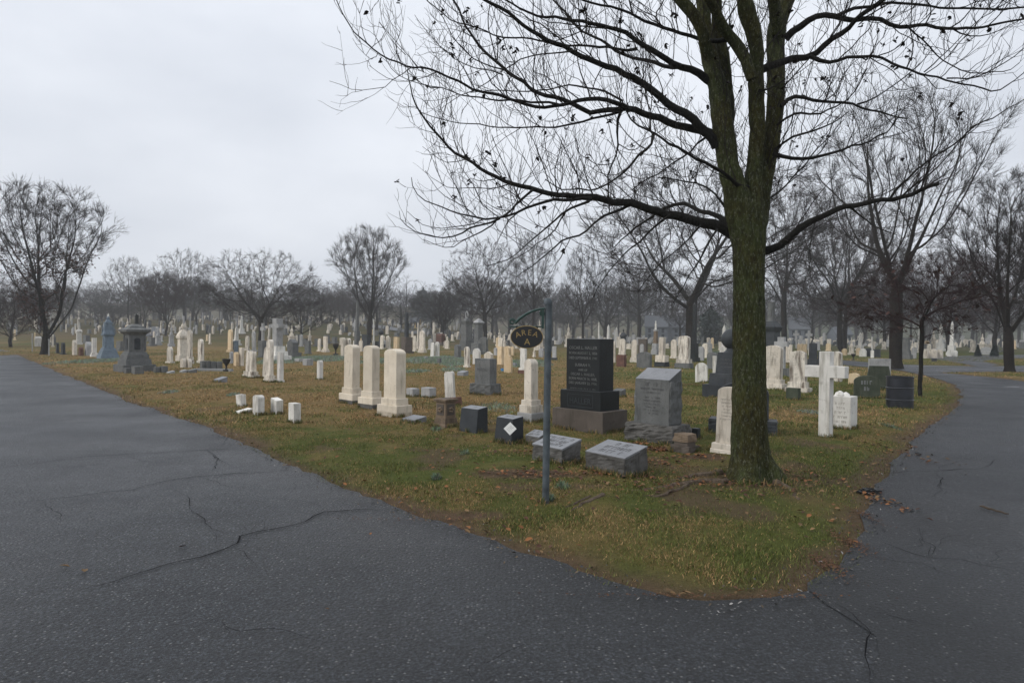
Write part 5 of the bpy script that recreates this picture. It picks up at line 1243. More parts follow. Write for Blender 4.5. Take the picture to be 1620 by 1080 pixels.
for s_, sz, zz in lines:
    tm = text_mb(s_, sz * hs_ * .84, .0012); tm.xf(Matrix.Translation((0, -d3 / 2 - .0015, h - hs_ * (.20 + zz * .86))) @ STAND @ Matrix.Diagonal((min(1.0, w3 * .84 / max(.01, max(v[0] for v in tm.v) - min(v[0] for v in tm.v))), 1, 1, 1))); ms.append(tm)
ms.append(strokes(w3 * .88, z2 + hs_ * .015, z2 + hs_ * .055, -d3 / 2 - .0015, 1, sr, gap=1.4))
join(*ms).build('lettering', M['letter'], e)
tm = text_mb("HALLER", (z2 - z1) * .46, .004); ww = max(v[0] for v in tm.v) - min(v[0] for v in tm.v)
tm.xf(Matrix.Translation((0, -d2 / 2 - .003, z1 + (z2 - z1) * .30)) @ STAND @ Matrix.Diagonal((w2 * .52 / ww, 1, 1, 1))).build('family_name', M['dark'], e)
fr_ = MB(); zc, hw, hh2 = z1 + (z2 - z1) * .47, w2 * .31, (z2 - z1) * .33
for cx_, cz_, ww, hh3 in ((0, zc + hh2, hw * 2, .012), (0, zc - hh2, hw * 2, .012), (-hw, zc, .012, hh2 * 2), (hw, zc, .012, hh2 * 2)): fr_.box(ww, .006, cz_ - hh3 / 2, cz_ + hh3 / 2, cx=cx_, cy=-d2 / 2 - .002)
fr_.build('name_frame', M['dark'], e)
# grey slant-topped stone on a rock-faced base
e, w, d, h = place('block', 1040, 707, 108, 118, 'granite', 'grey slant-topped granite stone on a rough rock-faced base', dict(r=.58, rot=-47, off=.46, cat='headstone'), name='slant_headstone')
for ch in list(e.children): bpy.data.objects.remove(ch)
zb = h * .265; MB().box(w, d, 0, zb, w * .96, d * .94).build('base', M['rockg'], e, rough=.04, cuts=10)
w3, d3 = w * .72, d * .66; a, b_ = w3 / 2, d3 / 2; zf = h * .86
MB().add([(-a, -b_, zb - .003), (a, -b_, zb - .003), (a, b_, zb - .003), (-a, b_, zb - .003), (-a * .98, -b_ * .95, zf), (a * .98, -b_ * .95, zf), (a * .98, b_, h), (-a * .98, b_, h)], [(3, 2, 1, 0), (0, 1, 5, 4), (1, 2, 6, 5), (2, 3, 7, 6), (3, 0, 4, 7), (4, 5, 6, 7)]).build('die', M['granite'], e, bevel=.008)
for s in (-1, 1): MB().box(.03, d3 * .9, zb + .02, zf - .03, cx=s * (a * .99)).build('rough_side', M['granite'], e, rough=.02, cuts=9, keep_top=False)
sl = math.atan2(h - zf, b_ * 1.95); L = math.hypot(h - zf, b_ * 1.95)
MB().box(w3 * .985, L * .99, 0, .004).xf(Matrix.Translation((0, b_ * .025, (h + zf) / 2 + .001)) @ Matrix.Rotation(sl, 4, 'X')).build('polished_top', M['gface'], e)
join(strokes(w3 * .42, zf - h * .09, zf - h * .03, -b_ * .965 - .002, 1, sr, gap=1.2), strokes(w3 * .78, zf - h * .20, zf - h * .10, -b_ * .975 - .004, 2, sr, gap=2.0), strokes(w3 * .5, zb + h * .12, zf - h * .22, -b_ - .002, 6, sr)).build('lettering', M['carved'], e)
place('block', 1101, 697, 14, 17, 'dark', 'small dark block at the right-hand end of the slant-topped stone', dict(r=1))
# broken brown stub
e, w, d, h = place('block', 1083, 720, 46, 30, 'brown', 'low broken brown stone stub in front of the slant-topped stone', dict(r=.8, rot=-50), name='broken_stone')
for ch in list(e.children): bpy.data.objects.remove(ch)
MB().box(w, d, 0, h * .42).build('base', M['mud'], e, rough=.012, cuts=6); MB().box(w * .74, d * .74, h * .41, h * .62).build('plinth', M['mud'], e, bevel=.012); MB().box(w * .82, d * .84, h * .615, h * .97, w * .74, d * .76).build('cap_stone', M['brown'], e, rough=.012, cuts=6, keep_top=False)
e, w, d, h = place('tab', 1150, 723, 54, 107, 'marble', 'pale cream tablet leaning slightly, half hidden by the mossy trunk', dict(top='seg', b=((.09, 1.0), (.085, .93)), tw=.76, td=.34, r=.46, rot=-38, tilt=(0, 2.0), off=.4))
e, w, d, h = place('die', 1175, 691, 104, 82, 'dark', 'dark granite tablet directly behind the mossy trunk', dict(bf=.30, tw=.76, td=.42, r=.36, rot=-22, top='seg'))
place('ball', 1157, 633, 92, 112, 'dark', 'dark granite monument topped by a large stone ball', dict(r=.85, rot=-48))
place('tab', 1110, 607, 20, 31, 'white', 'small plain white tablet left of the ball-topped monument', dict(r=.2, txt=1, rot=-35))
# white marble cross and its neighbours
place('cross', 1306, 695, 65, 136, 'white', 'large white marble cross standing on a small plate near the road', dict(b=((.012, .62),), st=.27, dp=.95, az=.70, ah=.135, rot=-47, sd=1.0, bm='granite'), name='marble_cross')
e, w, d, h = place('block', 1334, 682, 40, 52, 'white', 'white marble pedestal with a broken carving on top, right behind the white cross', dict(r=.85, rot=-47, cat='monument'), name='marble_pedestal')
strokes(w * .7, h * .2, h * .85, -d / 2 - .002, 5, sr).build('lettering', M['faint'], e)
mb = MB()
for k, (x, y, z, r_) in enumerate(((-.10, 0, .04, .09), (.04, .02, .03, .08), (-.06, -.04, .06, .07), (-.12, .03, .07, .05), (.10, 0, .02, .05))): mb.lathe([(.01, -r_), (r_ * .75, -r_ * .6), (r_, 0), (r_ * .75, r_ * .6), (.01, r_)], 10, (x * w * 2, y, h + z - .04))
mb.build('broken_carving', M['white'], e, smooth=True)
e, w, d, h = place('die', 1371, 632, 46, 36, 'moss', 'dark mossy headstone with pale cut characters beside the metal drum', dict(bf=.14, tw=.84, td=.5, r=.3, top='seg', rot=-20, rb=0))
join(strokes(w * .40, h * .62, h * .80, -d * .25 - .002, 1, sr, gap=1.1), strokes(w * .26, h * .36, h * .54, -d * .25 - .002, 1, sr, gap=1.1)).build('lettering', M['gface'], e)
place('die', 1390, 618, 44, 37, 'moss', 'dark slanting headstone with dull sloping sides behind the mossy one', dict(bf=.2, tw=.9, td=.6, r=.4, tp=.72, rot=-20, rb=0))
place('block', 1391, 597, 32, 28, 'paleg', 'pale square-topped headstone rising behind the dark slanting one', dict(r=.35, rot=-15, cat='headstone'), name='pale_headstone')
place('tab', 1351, 610, 17, 18, 'cream', 'small cream tablet left of the dark mossy headstone', dict(top='seg', r=.6, txt=0))
place('tab', 1322, 606, 20, 48, 'stained', 'grey-brown rounded slab directly behind the top of the white cross', dict(r=.7, txt=0, top='seg'))
place('tab', 1222, 618, 44, 70, 'marble', 'broad white tablet on a block base just right of the mossy trunk', dict(top='seg', b=((.15, 1.0), (.10, .84)), tw=.70, td=.55, r=.5, rot=-45))
place('tab', 1263, 623, 42, 66, 'stained', 'weathered white tablet with stained lower edges, left of the white cross', dict(top='seg', b=((.13, 1.0), (.14, .78)), tw=.66, td=.5, r=.5, rot=-45))
place('block', 1255, 634, 22, 19, 'moss', 'small green mossy block in front of the weathered tablet', dict(r=.55)); place('block', 1245, 597, 15, 13, 'granite', 'low grey block between the two white tablets beside the mossy trunk', dict(r=.7))
place('tab', 840, 672, 46, 101, 'marble', 'cream gothic-pointed monument with stepped base behind the sign', dict(top='gothic', b=((.17, 1.0), (.12, .84), (.08, .70)), bm='paleg', tw=.50, td=.50, r=1.0, rot=-45, txt=0))
e, w, d, h = place('tab', 713, 645, 37, 55, 'white', 'leaning white tablet with two rounded tops on a brown base', dict(top='twin', b=((.27, 1.0),), bm='rust', tw=.62, td=.22, r=.7, rot=-40, tilt=(-1, -5), txt=0))
e, w, d, h = place('die', 768, 627, 50, 58, 'granite', 'square grey granite headstone on a rock-faced base in the brown grass', dict(bf=.33, tw=.74, td=.64, r=.62, rot=-38, cat='headstone'))
tm = text_mb("MARING", h * .14, .002); ww = max(v[0] for v in tm.v) - min(v[0] for v in tm.v)
tm.xf(Matrix.Translation((0, -d * .32 - .002, h * .66)) @ STAND @ Matrix.Diagonal((w * .5 / ww, 1, 1, 1))).build('family_name', M['carved'], e)
strokes(w * .62, h * .87, h * .95, -d * .32 - .002, 1, sr, gap=1.1).build('lettering', M['gface'], e)
# ---- stones of the middle distance: kind, x, base y, width, height, material, label, options
T1 = dict(b=B1, tw=.8, td=.55); T2 = dict(b=B2, tw=.72, td=.5)
def O(**k): return k
ROWS = [
 ('zinc', 171, 568, 33, 68, 'zinc', 'blue-grey zinc monument tapering in tiers to a small finial', {}),
 ('mon', 213, 590, 61, 76, 'granite', 'big dark grey stepped monument with an overhanging roofed cap', {}),
 ('obel', 216, 560, 8, 64, 'black', 'dark shaft rising behind the cap of the roofed monument', O(b=((.1, 1.0),), tw=.8, tip=.9)),
 ('block', 202, 592, 11, 8, 'granite', 'small low grey block, first at the foot of the roofed monument', {}), ('block', 218, 593, 18, 12, 'granite', 'larger low grey block at the front corner of the roofed monument', {}),
 ('block', 248, 591, 9, 9, 'granite', 'narrow grey block right beside the roofed monument base', {}), ('block', 259, 591, 12, 10, 'granite', 'grey block marker beside the narrow one right of the roofed monument', {}),
 ('block', 270, 592, 12, 4, 'paleg', 'thin flat marker right of the two small grey blocks', O(slope=.4)), ('block', 290, 591, 11, 5, 'paleg', 'flat marker at the left end of the low stone kerb', O(slope=.3)), ('block', 303, 591, 16, 6, 'granite', 'wide flat marker on the low stone kerb', O(slope=.3)),
 ('block', 338, 589, 58, 4, 'paleg', 'long low pale stone kerb running to the black bowl planter', O(r=.12, rot=-8, cat='kerb')),
 ('block', 321, 585, 9, 13, 'granite', 'first of the four grey blocks behind the long low kerb', {}), ('block', 329, 585, 9, 13, 'granite', 'second of the four grey blocks behind the long low kerb', {}), ('block', 337, 585, 9, 12, 'granite', 'third of the four grey blocks behind the long low kerb', {}), ('block', 346, 585, 11, 12, 'granite', 'fourth of the four grey blocks, nearest to the bowl planter', {}),
 ('planter', 358, 589, 17, 20, 'iron', 'wide black bowl planter at the end of the low kerb', {}),
 ('block', 349, 607, 20, 9, 'gface', 'small flat pale marker alone in the brown grass below the bowl planter', O(slope=.4)),
 ('tab', 269, 575, 14, 26, 'stained', 'small white arched tablet with a dark stained face left of the urn monument', T1),
 ('urn', 289, 572, 21, 61, 'marble', 'tall cream monument topped by a stone urn', {}),
 ('tab', 300, 577, 14, 54, 'stained', 'tall white tablet just in front of the urn monument', T2), ('tab', 318, 575, 14, 38, 'stained', 'white rounded tablet standing right of the urn monument', T1), ('tab', 290, 583, 9, 15, 'marble', 'little white tablet at the foot of the urn monument', {}), ('tab', 299, 583, 9, 14, 'marble', 'second little white tablet at the foot of the urn monument', {}),
 ('spire', 271, 548, 11, 37, 'paleg', 'slender pale finial monument behind the small arched tablet', {}), ('spire', 250, 546, 12, 30, 'paleg', 'grey spired monument left of the slender pale finial', {}),
 ('obel', 301, 545, 8, 42, 'paleg', 'thin pale obelisk behind the stone urn', {}),
 ('tab', 364, 557, 11, 36, 'cream', 'tall cream headstone behind the grey shaft near the twin tablets', T1), ('obel', 367, 552, 8, 42, 'marble', 'white obelisk just behind the tall cream headstone', {}), ('tab', 373, 557, 8, 18, 'zinc', 'bluish grey square-topped shaft beside the tall cream headstone', O(top='flat', r=.9)),
 ('tab', 374, 580, 8, 22, 'cream', 'cream rounded tablet, shorter of the pair left of the twin tablets', O(r=.5)), ('tab', 382, 580, 8, 29, 'marble', 'tall narrow cream tablet close left of the twin tablets', O(r=.5, top='flat')), ('tab', 366, 576, 6, 19, 'paleg', 'small grey tablet behind the black bowl planter', O(r=.5)),
 ('twin', 397, 600, 27, 43, 'stained', 'twin stained white tablets sharing one base', O(r=.5)),
 ('tab', 427, 607, 20, 68, 'stained', 'tall dark-stained tablet with two stepped bases by the tall cross', O(b=((.10, 1), (.08, .85)), tw=.6, td=.5, r=.6)), ('tab', 419, 600, 9, 50, 'stained', 'thin tablet leaning against the tall dark-stained one', O(tilt=(-3, 3), r=.4)), ('tab', 443, 607, 14, 48, 'white', 'white square-sided tablet standing right in front of the tall cross', O(b=((.1, 1.0),), tw=.8, td=.7, r=.9, top='flat')),
 ('cross', 439, 572, 24, 68, 'paleg', 'tall pale stone cross on a stepped white pedestal', O(b=((.14, 1.1), (.10, .8), (.12, .6)), st=.40, aw=.75, az=.78, ah=.09, dp=.8, sd=.8, bm='white')),
 ('die', 415, 566, 19, 27, 'granite', 'dark grey square headstone left of the tall cross', O(bf=.12, tw=.8)), ('die', 463, 566, 27, 29, 'granite', 'grey headstone with sloping shoulders right of the tall cross', O(bf=.28, tw=.68, top='peak')), ('die', 487, 560, 13, 21, 'granite', 'narrow grey headstone next to the sloping-shouldered one', O(bf=.1, tw=.9)),
 ('block', 473, 573, 14, 5, 'paleg', 'flat pale block left of the cube-shaped marker in the ground cover', {}), ('block', 487, 579, 16, 10, 'paleg', 'cube-shaped pale grey marker in the ground cover', {}),
 ('tab', 506, 602, 12, 31, 'white', 'small white headstone alone on the brown lawn left of the trio', O(b=((.07, 1.0),), tw=.8, td=.8, r=.7)),
 ('planter', 531, 563, 13, 19, 'iron', 'black urn planter on a pedestal behind the headstone trio', {}), ('spire', 490, 545, 8, 28, 'marble', 'white finial monument above the narrow grey headstone', {}), ('tab', 515, 557, 13, 25, 'marble', 'white square headstone on a wide base left of the black urn planter', O(top='flat', b=B2, tw=.6)),
 ('tab', 543, 564, 8, 30, 'marble', 'white tablet right of the black urn planter', O(r=.5)), ('tab', 551, 564, 9, 29, 'stained', 'dark-stained tablet behind the left white one near the urn planter', O(r=.5)), ('tab', 402, 557, 10, 33, 'paleg', 'grey peaked headstone left of the dark square headstone', O(top='peak', b=B1, tw=.8)),
 ('obel', 565, 553, 11, 78, 'granite', 'tall thin grey obelisk behind the headstone trio', O(b=((.10, 1.1), (.28, .85)), tw=.58, tip=.6)), ('obel', 643, 559, 20, 66, 'dark', 'dark obelisk on a broad brown pedestal right of the trio', O(b=((.06, 1.2), (.34, .92)), tw=.38, tip=.75, bm='mud')), ('obel', 591, 553, 6, 48, 'white', 'needle-thin white obelisk behind the trio', {}), ('obel', 661, 552, 7, 42, 'marble', 'thin white obelisk right of the dark obelisk', {}),
 ('die', 579, 554, 18, 25, 'dark', 'dark headstone at the foot of the needle-thin white obelisk', O(bf=.15, tw=.85)), ('die', 594, 553, 11, 13, 'dark', 'low dark headstone right behind the middle of the trio', O(bf=.15, tw=.9)), ('ball', 603, 550, 13, 28, 'dark', 'small dark monument with a ball on top behind the trio', {}),
 ('tab', 604, 552, 8, 22, 'marble', 'white tablet in front of the small dark ball monument', T1), ('tab', 614, 552, 9, 21, 'stained', 'stained white tablet right of the small dark ball monument', T1), ('tab', 627, 554, 9, 21, 'cream', 'cream slab leaning beside the brown pedestal of the dark obelisk', O(top='flat', r=.4)),
 ('tab', 656, 556, 8, 25, 'marble', 'white rounded tablet right of the brown pedestal', T1), ('tab', 668, 558, 15, 35, 'marble', 'tall white tablet on a wide base under the far road', T2), ('tab', 681, 553, 10, 17, 'paleg', 'pale grey tablet right of the tall white one under the far road', T1),
 ('tab', 684, 566, 9, 24, 'white', 'left of a pair of small white tablets in the ground cover', T1), ('tab', 692, 566, 10, 25, 'white', 'right of a pair of small white tablets in the ground cover', T1), ('block', 695, 576, 7, 9, 'granite', 'little grey block in front of the pair of white tablets', {}), ('block', 674, 569, 6, 5, 'paleg', 'tiny pale block left of the little grey block', {}),
 ('sarc', 697, 546, 20, 18, 'rust', 'low reddish-brown sarcophagus on a dark base', {}), ('bigmon', 738, 554, 28, 64, 'granite', 'tall dark grey monument crowned by a carved wreath', O(loop=1)), ('roofcol', 757, 549, 20, 46, 'granite', 'tall grey square monument with a pointed roof beside the wreath monument', {}),
 ('tab', 765, 558, 18, 25, 'granite', 'broad grey tablet in front of the pointed-roof monument', O(top='seg', b=B1, tw=.85, r=.35)), ('tab', 724, 567, 11, 22, 'granite', 'grey rounded tablet with a dark side left of the stained pair', O(r=.8)), ('tab', 739, 582, 13, 33, 'stained', 'stained brownish tablet behind the twin-topped leaning one', O(r=.5, b=((.1, 1.0),), tw=.85)), ('tab', 754, 577, 13, 25, 'white', 'white round-topped tablet behind the square grey headstone', O(r=.3)), ('tab', 773, 576, 15, 19, 'marble', 'small white peaked tablet behind the square grey headstone', O(top='peak', r=.35)),
 ('block', 732, 596, 18, 8, 'gface', 'low grey marker with a polished top left of the square grey headstone', O(slope=.3)),
 ('tab', 792, 578, 11, 29, 'cream', 'tall orange-cream tablet under the oval sign', O(r=.6, top='flat')), ('tab', 803, 572, 12, 24, 'cream', 'orange-cream rounded tablet right of the tall one under the oval sign', O(r=.5)), ('tab', 804, 591, 14, 28, 'cream', 'cream rounded tablet in front of the two orange-cream ones', O(r=.25)), ('tab', 788, 552, 7, 18, 'cream', 'small cream tablet farther back under the oval sign', {}), ('spire', 798, 553, 8, 26, 'marble', 'small white finial stone left of the oval sign', {}), ('tab', 784, 562, 6, 12, 'paleg', 'small grey tablet left of the tall orange-cream one', {}), ('tab', 810, 562, 7, 14, 'cream', 'half-hidden cream tablet at the right of the orange-cream pair', {}),
 ('tab', 828, 593, 18, 42, 'white', 'ornate white tablet on a reddish base behind the gothic monument', O(top='ogee', b=((.16, 1.0), (.08, .85)), bm='rust', tw=.66, td=.5, r=.5)), ('block', 814, 580, 8, 5, 'gface', 'tiny pale flat marker left of the ornate white tablet', {}),
 ('spire', 845, 565, 6, 18, 'marble', 'small white pointed stone seen just left of the sign pole', {}), ('tab', 856, 565, 8, 14, 'paleg', 'small pale tablet immediately behind the sign pole', {}), ('tab', 877, 570, 10, 22, 'paleg', 'bluish grey tablet right of the sign pole beside the black monument', O(top='flat', b=((.2, 1.0),), bm='dark')),
 ('tab', 984, 566, 15, 30, 'marble', 'white tablet behind the stained brown block right of the black monument', T1), ('block', 983, 581, 16, 19, 'rust', 'brown-stained upright block in front of a white tablet', O(r=.5)), ('tab', 1003, 574, 14, 36, 'marble', 'white tablet on a wide base left of the bluish tablet', T2), ('tab', 1019, 584, 24, 26, 'granite', 'bluish grey tablet with two cut panels behind the slant-topped stone', O(top='seg', r=.3)), ('tab', 1017, 563, 15, 27, 'mud', 'plain brownish grey slab behind the bluish grey tablet', O(top='flat', r=.3)),
 ('statue', 1037, 561, 15, 54, 'paleg', 'pedestal monument carrying a small white standing figure', {}), ('tab', 1047, 581, 24, 47, 'marble', 'white square column on a white and dark grey base', O(top='flat', b=((.18, 1.0), (.22, .9)), bm='dark', tw=.42, td=.5, r=.8)), ('tab', 1066, 567, 13, 30, 'marble', 'white rounded tablet left of the big stained tablet', T1), ('tab', 1082, 584, 30, 52, 'stained', 'big brown-stained white tablet on a grey base', O(top='seg', waist=1, b=((.18, 1.0), (.12, .85)), bm='granite', tw=.66, td=.6, r=.55)),
 ('obel', 1098, 573, 17, 94, 'black', 'slender dark obelisk on a dark plinth left of the ball monument', O(b=((.08, 1.1), (.24, .80)), tw=.48, tip=.62)), ('tab', 1108, 571, 12, 23, 'paleg', 'grey rounded tablet right of the dark obelisk', O(r=.3)), ('tab', 1116, 566, 9, 23, 'marble', 'white tablet peeping out behind the grey rounded one', {}), ('die', 1127, 585, 20, 26, 'granite', 'double grey headstone left of the ball-topped monument', O(bf=.1, tw=.95, top='seg')), ('tab', 1131, 601, 7, 37, 'white', 'narrow white post beside the ball-topped monument', O(top='flat', r=.9)),
 ('urn', 986, 551, 12, 31, 'dark', 'small dark monument with an urn on top behind the white tablets', {}), ('obel', 947, 553, 7, 44, 'white', 'thin white obelisk above the top of the black monument', {}), ('tab', 970, 574, 8, 34, 'marble', 'white tablet at the right edge of the black monument', O(r=.4)), ('block', 979, 631, 22, 13, 'granite', 'low grey block between the black and slant-topped stones', O(slope=.2)),
 ('cross', 1236, 588, 22, 54, 'paleg', 'pale grey stone cross behind the broad white tablet', O(b=((.05, .8),), st=.5, az=.72, ah=.15, dp=.6)), ('column', 1219, 576, 32, 98, 'dark', 'dark grey column monument partly hidden by the mossy trunk', O(bm='granite')),
 ('step', 1286, 586, 22, 42, 'dark', 'dark grey stepped monument left of the white cross top', {}), ('tab', 1248, 574, 14, 28, 'marble', 'white square-topped tablet behind the weathered tablet', O(top='flat', b=B2)), ('tab', 1285, 562, 12, 14, 'marble', 'low white peaked tablet above the stepped dark monument', O(top='peak', r=.6)), ('tab', 1269, 560, 15, 16, 'cream', 'pale cream tablet behind the weathered one', O(top='flat', r=.4)), ('die', 1299, 577, 14, 20, 'dark', 'dark headstone immediately left of the cross shaft', O(bf=.15)),
 ('spire', 1347, 561, 11, 28, 'marble', 'white finial stone across the road above the cross arm', {}), ('tab', 1336, 562, 8, 11, 'cream', 'small cream tablet left of the white finial stone across the road', {}), ('tab', 1358, 562, 7, 12, 'cream', 'small brownish tablet right of the white finial stone across the road', {}), ('tab', 1365, 564, 11, 13, 'white', 'white cross-topped tablet between finial stone and dark headstones', O(top='ogee')),
 ('die', 1373, 564, 11, 13, 'dark', 'left of two dark square headstones across the road', O(bf=.1, tw=.95)), ('die', 1387, 565, 12, 13, 'dark', 'right of two dark square headstones across the road', O(bf=.1, tw=.95)), ('obel', 1379, 562, 6, 30, 'white', 'small white obelisk between the two dark headstones', {}), ('planter', 1350, 570, 9, 10, 'iron', 'small black urn planter on the verge across the road', {}), ('tab', 1380, 566, 5, 12, 'white', 'slim white post between the two dark headstones', O(top='flat')),
 ('step', 1433, 568, 20, 34, 'granite', 'dark stepped monument seen right of the stout brown trunk', {}), ('tab', 1446, 567, 7, 17, 'paleg', 'bluish grey tablet just left of the sapling stem', O(top='flat')), ('spire', 1443, 563, 8, 25, 'marble', 'white pointed stone behind the bluish grey tablet', {}),
 ('tab', 1463, 567, 11, 15, 'marble', 'first of the white row right of the sapling stem', O(r=.5)), ('tab', 1476, 567, 12, 15, 'marble', 'broad second stone of the white row right of the sapling', O(r=.5)), ('tab', 1487, 567, 9, 14, 'marble', 'third stone of the white row right of the sapling', O(r=.5)), ('tab', 1502, 564, 7, 11, 'white', 'left of two small white stones near the side road', O(r=.5)), ('tab', 1511, 564, 7, 10, 'white', 'right of two small white stones near the side road', O(r=.5)), ('block', 1478, 572, 8, 5, 'dark', 'low dark marker on the verge in front of the white row', {}),
 ('tab', 1560, 561, 15, 12, 'paleg', 'wide grey tablet standing between two dark conical shrubs', O(top='seg', r=.25)),
 ('tab', 60, 548, 10, 16, 'white', 'white pyramid-shaped stone left of the vase-shaped trunk', O(top='peak', r=.9)), ('tab', 91, 559, 9, 17, 'dark', 'left dark tablet at the foot of the vase-shaped tree', O(r=.5, b=B1)), ('tab', 100, 561, 10, 19, 'dark', 'right dark tablet with a pale top edge by the vase-shaped tree', O(r=.5, b=B1)),
 ('column', 125, 545, 9, 35, 'white', 'slim white column behind the dark tablets', O(bm='white')), ('tab', 118, 562, 7, 24, 'marble', 'small white figure-like stone right of the dark tablets', O(top='ogee')), ('tab', 128, 563, 7, 14, 'rust', 'small dark red stone left of the grey rounded tablet', {}), ('tab', 139, 563, 10, 22, 'paleg', 'grey rounded tablet left of the white square column', O(r=.4)), ('tab', 149, 565, 12, 30, 'white', 'white square column with a cap left of the zinc monument', O(top='flat', b=B2, tw=.6, td=.6, r=1.0)),
]
for r_ in ROWS: place(*r_, near=False)
# ---- the crowded rows farther back
def small(kind, px, D, hm, wm, m, label, group, o=None):
    r = ray(px, 530); g = Vector((r[0] * D / r[1], D, 0)); g.z = float(H(g.x, g.y)) - .03
    nm, cat = NAMES[kind]
    key = (kind, m, sr.randrange(3))
    if key not in CACHE:
        rt = RATIO.get(kind, 1.0); e = empty(nm, g, 0, label, cat, group); L = []
        for pn, mb, mm, bo in KIND[kind](1.0, rt, 2.0, m, o or {}, False): L.append(mb.build(pn, mm, e))
        CACHE[key] = e
    else:
        s_ = CACHE[key]; e = s_.copy(); COL.objects.link(e)
        for ch in s_.children: c_ = ch.copy(); COL.objects.link(c_); c_.parent = e
        prop(e, label, cat, group)
    e.location = g; e.rotation_euler = (R(sr.uniform(-1.5, 1.5)), R(sr.uniform(-1.5, 1.5)), R(-45 + sr.uniform(-6, 6))); e.scale = (wm, wm, hm / 2.0)
CACHE = {}
FARL = {('tab', 'marble'): ('white rounded headstone in the crowded rows at the back of the cemetery', 'white headstones in the back rows'), ('tab', 'stained'): ('weather-stained white headstone in the crowded rows at the back of the cemetery', 'stained headstones in the back rows'),
        ('tab', 'paleg'): ('pale grey rounded headstone in the crowded rows at the back of the cemetery', 'grey headstones in the back rows'), ('die', 'granite'): ('square dark grey headstone in the crowded rows at the back of the cemetery', 'square dark headstones in the back rows'),
        ('obel', 'white'): ('small white obelisk in the crowded rows at the back of the cemetery', 'white obelisks in the back rows'), ('spire', 'marble'): ('small white finial monument in the crowded rows at the back of the cemetery', 'finial monuments in the back rows'),
        ('cross', 'paleg'): ('small pale stone cross in the crowded rows at the back of the cemetery', 'stone crosses in the back rows'), ('tab', 'cream'): ('cream-coloured headstone in the crowded rows at the back of the cemetery', 'cream headstones in the back rows')}
pick = [('tab', 'marble')] * 6 + [('tab', 'stained')] * 3 + [('tab', 'paleg')] * 4 + [('die', 'granite')] * 6 + [('obel', 'white')] * 2 + [('spire', 'marble')] * 2 + [('cross', 'paleg')] + [('tab', 'cream')] * 2
n = 0
while n < 160:
    px = sr.uniform(-20, 1640); D = 52 + 62 * sr.random() ** 0.8
    x_ = ray(px, 530)[0] * D
    if float(edge(np.array([x_]), np.array([D]))[0]) < 1.0 and D < 46: continue
    if px > 1290 and D < 62: continue
    if px < 60 and D < 78: continue
    k, m = pick[sr.randrange(len(pick))]; lb, gr = FARL[(k, m)]
    hm = {'tab': sr.uniform(.6, 1.5), 'die': sr.uniform(.6, 1.2), 'obel': sr.uniform(2.2, 3.6), 'spire': sr.uniform(2.0, 3.2), 'cross': sr.uniform(1.6, 2.6)}[k]; wm = {'tab': sr.uniform(.45, .75), 'die': sr.uniform(.9, 1.4), 'obel': sr.uniform(.7, 1.0), 'spire': .8, 'cross': .8}[k]
    small(k, px, D, hm, wm, m, lb, gr, dict(b=B1) if k == 'tab' else None); n += 1
# ---- still farther: headstones too many and too small to tell apart
fr2 = random.Random(5); parts_ = {}
for k in range(1250):
    D = 108 + 100 * fr2.random() ** 1.2; t_ = fr2.uniform(-.82, .84); x_ = t_ * D; z_ = float(H(x_, D)) - .03
    hm = fr2.uniform(.6, 1.5) * (1.9 if fr2.random() < .10 else 1); wm = fr2.uniform(.4, .8); m = fr2.choice(['marble'] * 3 + ['paleg'] * 3 + ['granite'] * 2 + ['stained', 'dark'])
    mb = parts_.setdefault(m, MB()); a = R(-45 + fr2.uniform(-8, 8)); p = prof(wm, 0, hm, fr2.choice(['round', 'seg', 'flat', 'peak'])); b0 = len(mb.v); dp = wm * .3
    pts = p[::2] if len(p) > 8 else p
    mb.prism(pts, -dp / 2, dp / 2); ca, sa = math.cos(a), math.sin(a)
    mb.v[b0:] = [(x * ca - y * sa + x_, x * sa + y * ca + D, z + z_) for x, y, z in mb.v[b0:]]
me = bpy.data.meshes.new('far_headstones'); V_, F_, I_ = [], [], []
for i, (m, mb) in enumerate(parts_.items()):
    me.materials.append(M[m]); F_ += [tuple(j + len(V_) for j in f) for f in mb.f]; I_ += [i] * len(mb.f); V_ += mb.v
me.from_pydata(V_, [], F_); me.polygons.foreach_set('material_index', I_); me.update()
prop(link('far_headstones', me), 'hundreds of tiny pale headstones on the distant hillside', 'headstones', kind='stuff')

# ---- longer grass the mower leaves round the stones, the pole and the tree
VS, TS, QS, CS, n0 = [], [], [], [], 0
pg = gp(863, 799)
for (x0, y0, rz, w, d) in BASES + [(TX, TY, 0, .62, .62), (pg.x, pg.y, 0, .07, .07)]:
    n = int(min(1500, 520 * 2 * (w + d) * (1.0 if y0 < 14 else .6))); t_ = rng.uniform(-1, 1, n); s_ = rng.integers(0, 4, n); o_ = np.abs(rng.normal(.012, .03, n))
    lx = np.where(s_ < 2, t_ * w / 2, np.where(s_ == 2, -1, 1) * (w / 2 + o_)); ly = np.where(s_ < 2, np.where(s_ == 0, -1, 1) * (d / 2 + o_), t_ * d / 2)
    x = x0 + lx * math.cos(rz) - ly * math.sin(rz); y = y0 + lx * math.sin(rz) + ly * math.cos(rz); k = fbm(x, y, .3, 33, 2) > .40; x, y = x[k], y[k]; m_ = len(x)
    dd_ = rng.uniform(0, 1, (m_, 1)); col = np.where(dd_ < .38, np.array([.30, .20, .09]), np.array([.075, .098, .024])) * rng.uniform(.5, 1.35, (m_, 1))
    emit(x, y, rng.uniform(.035, .105, m_), rng.uniform(.004, .008, m_) * max(1, y0 / 11), rng.uniform(.15, .8, m_), col)
me = np_mesh('uncut_grass', np.concatenate(VS), np.concatenate(TS), np.concatenate(QS), np.concatenate(CS))
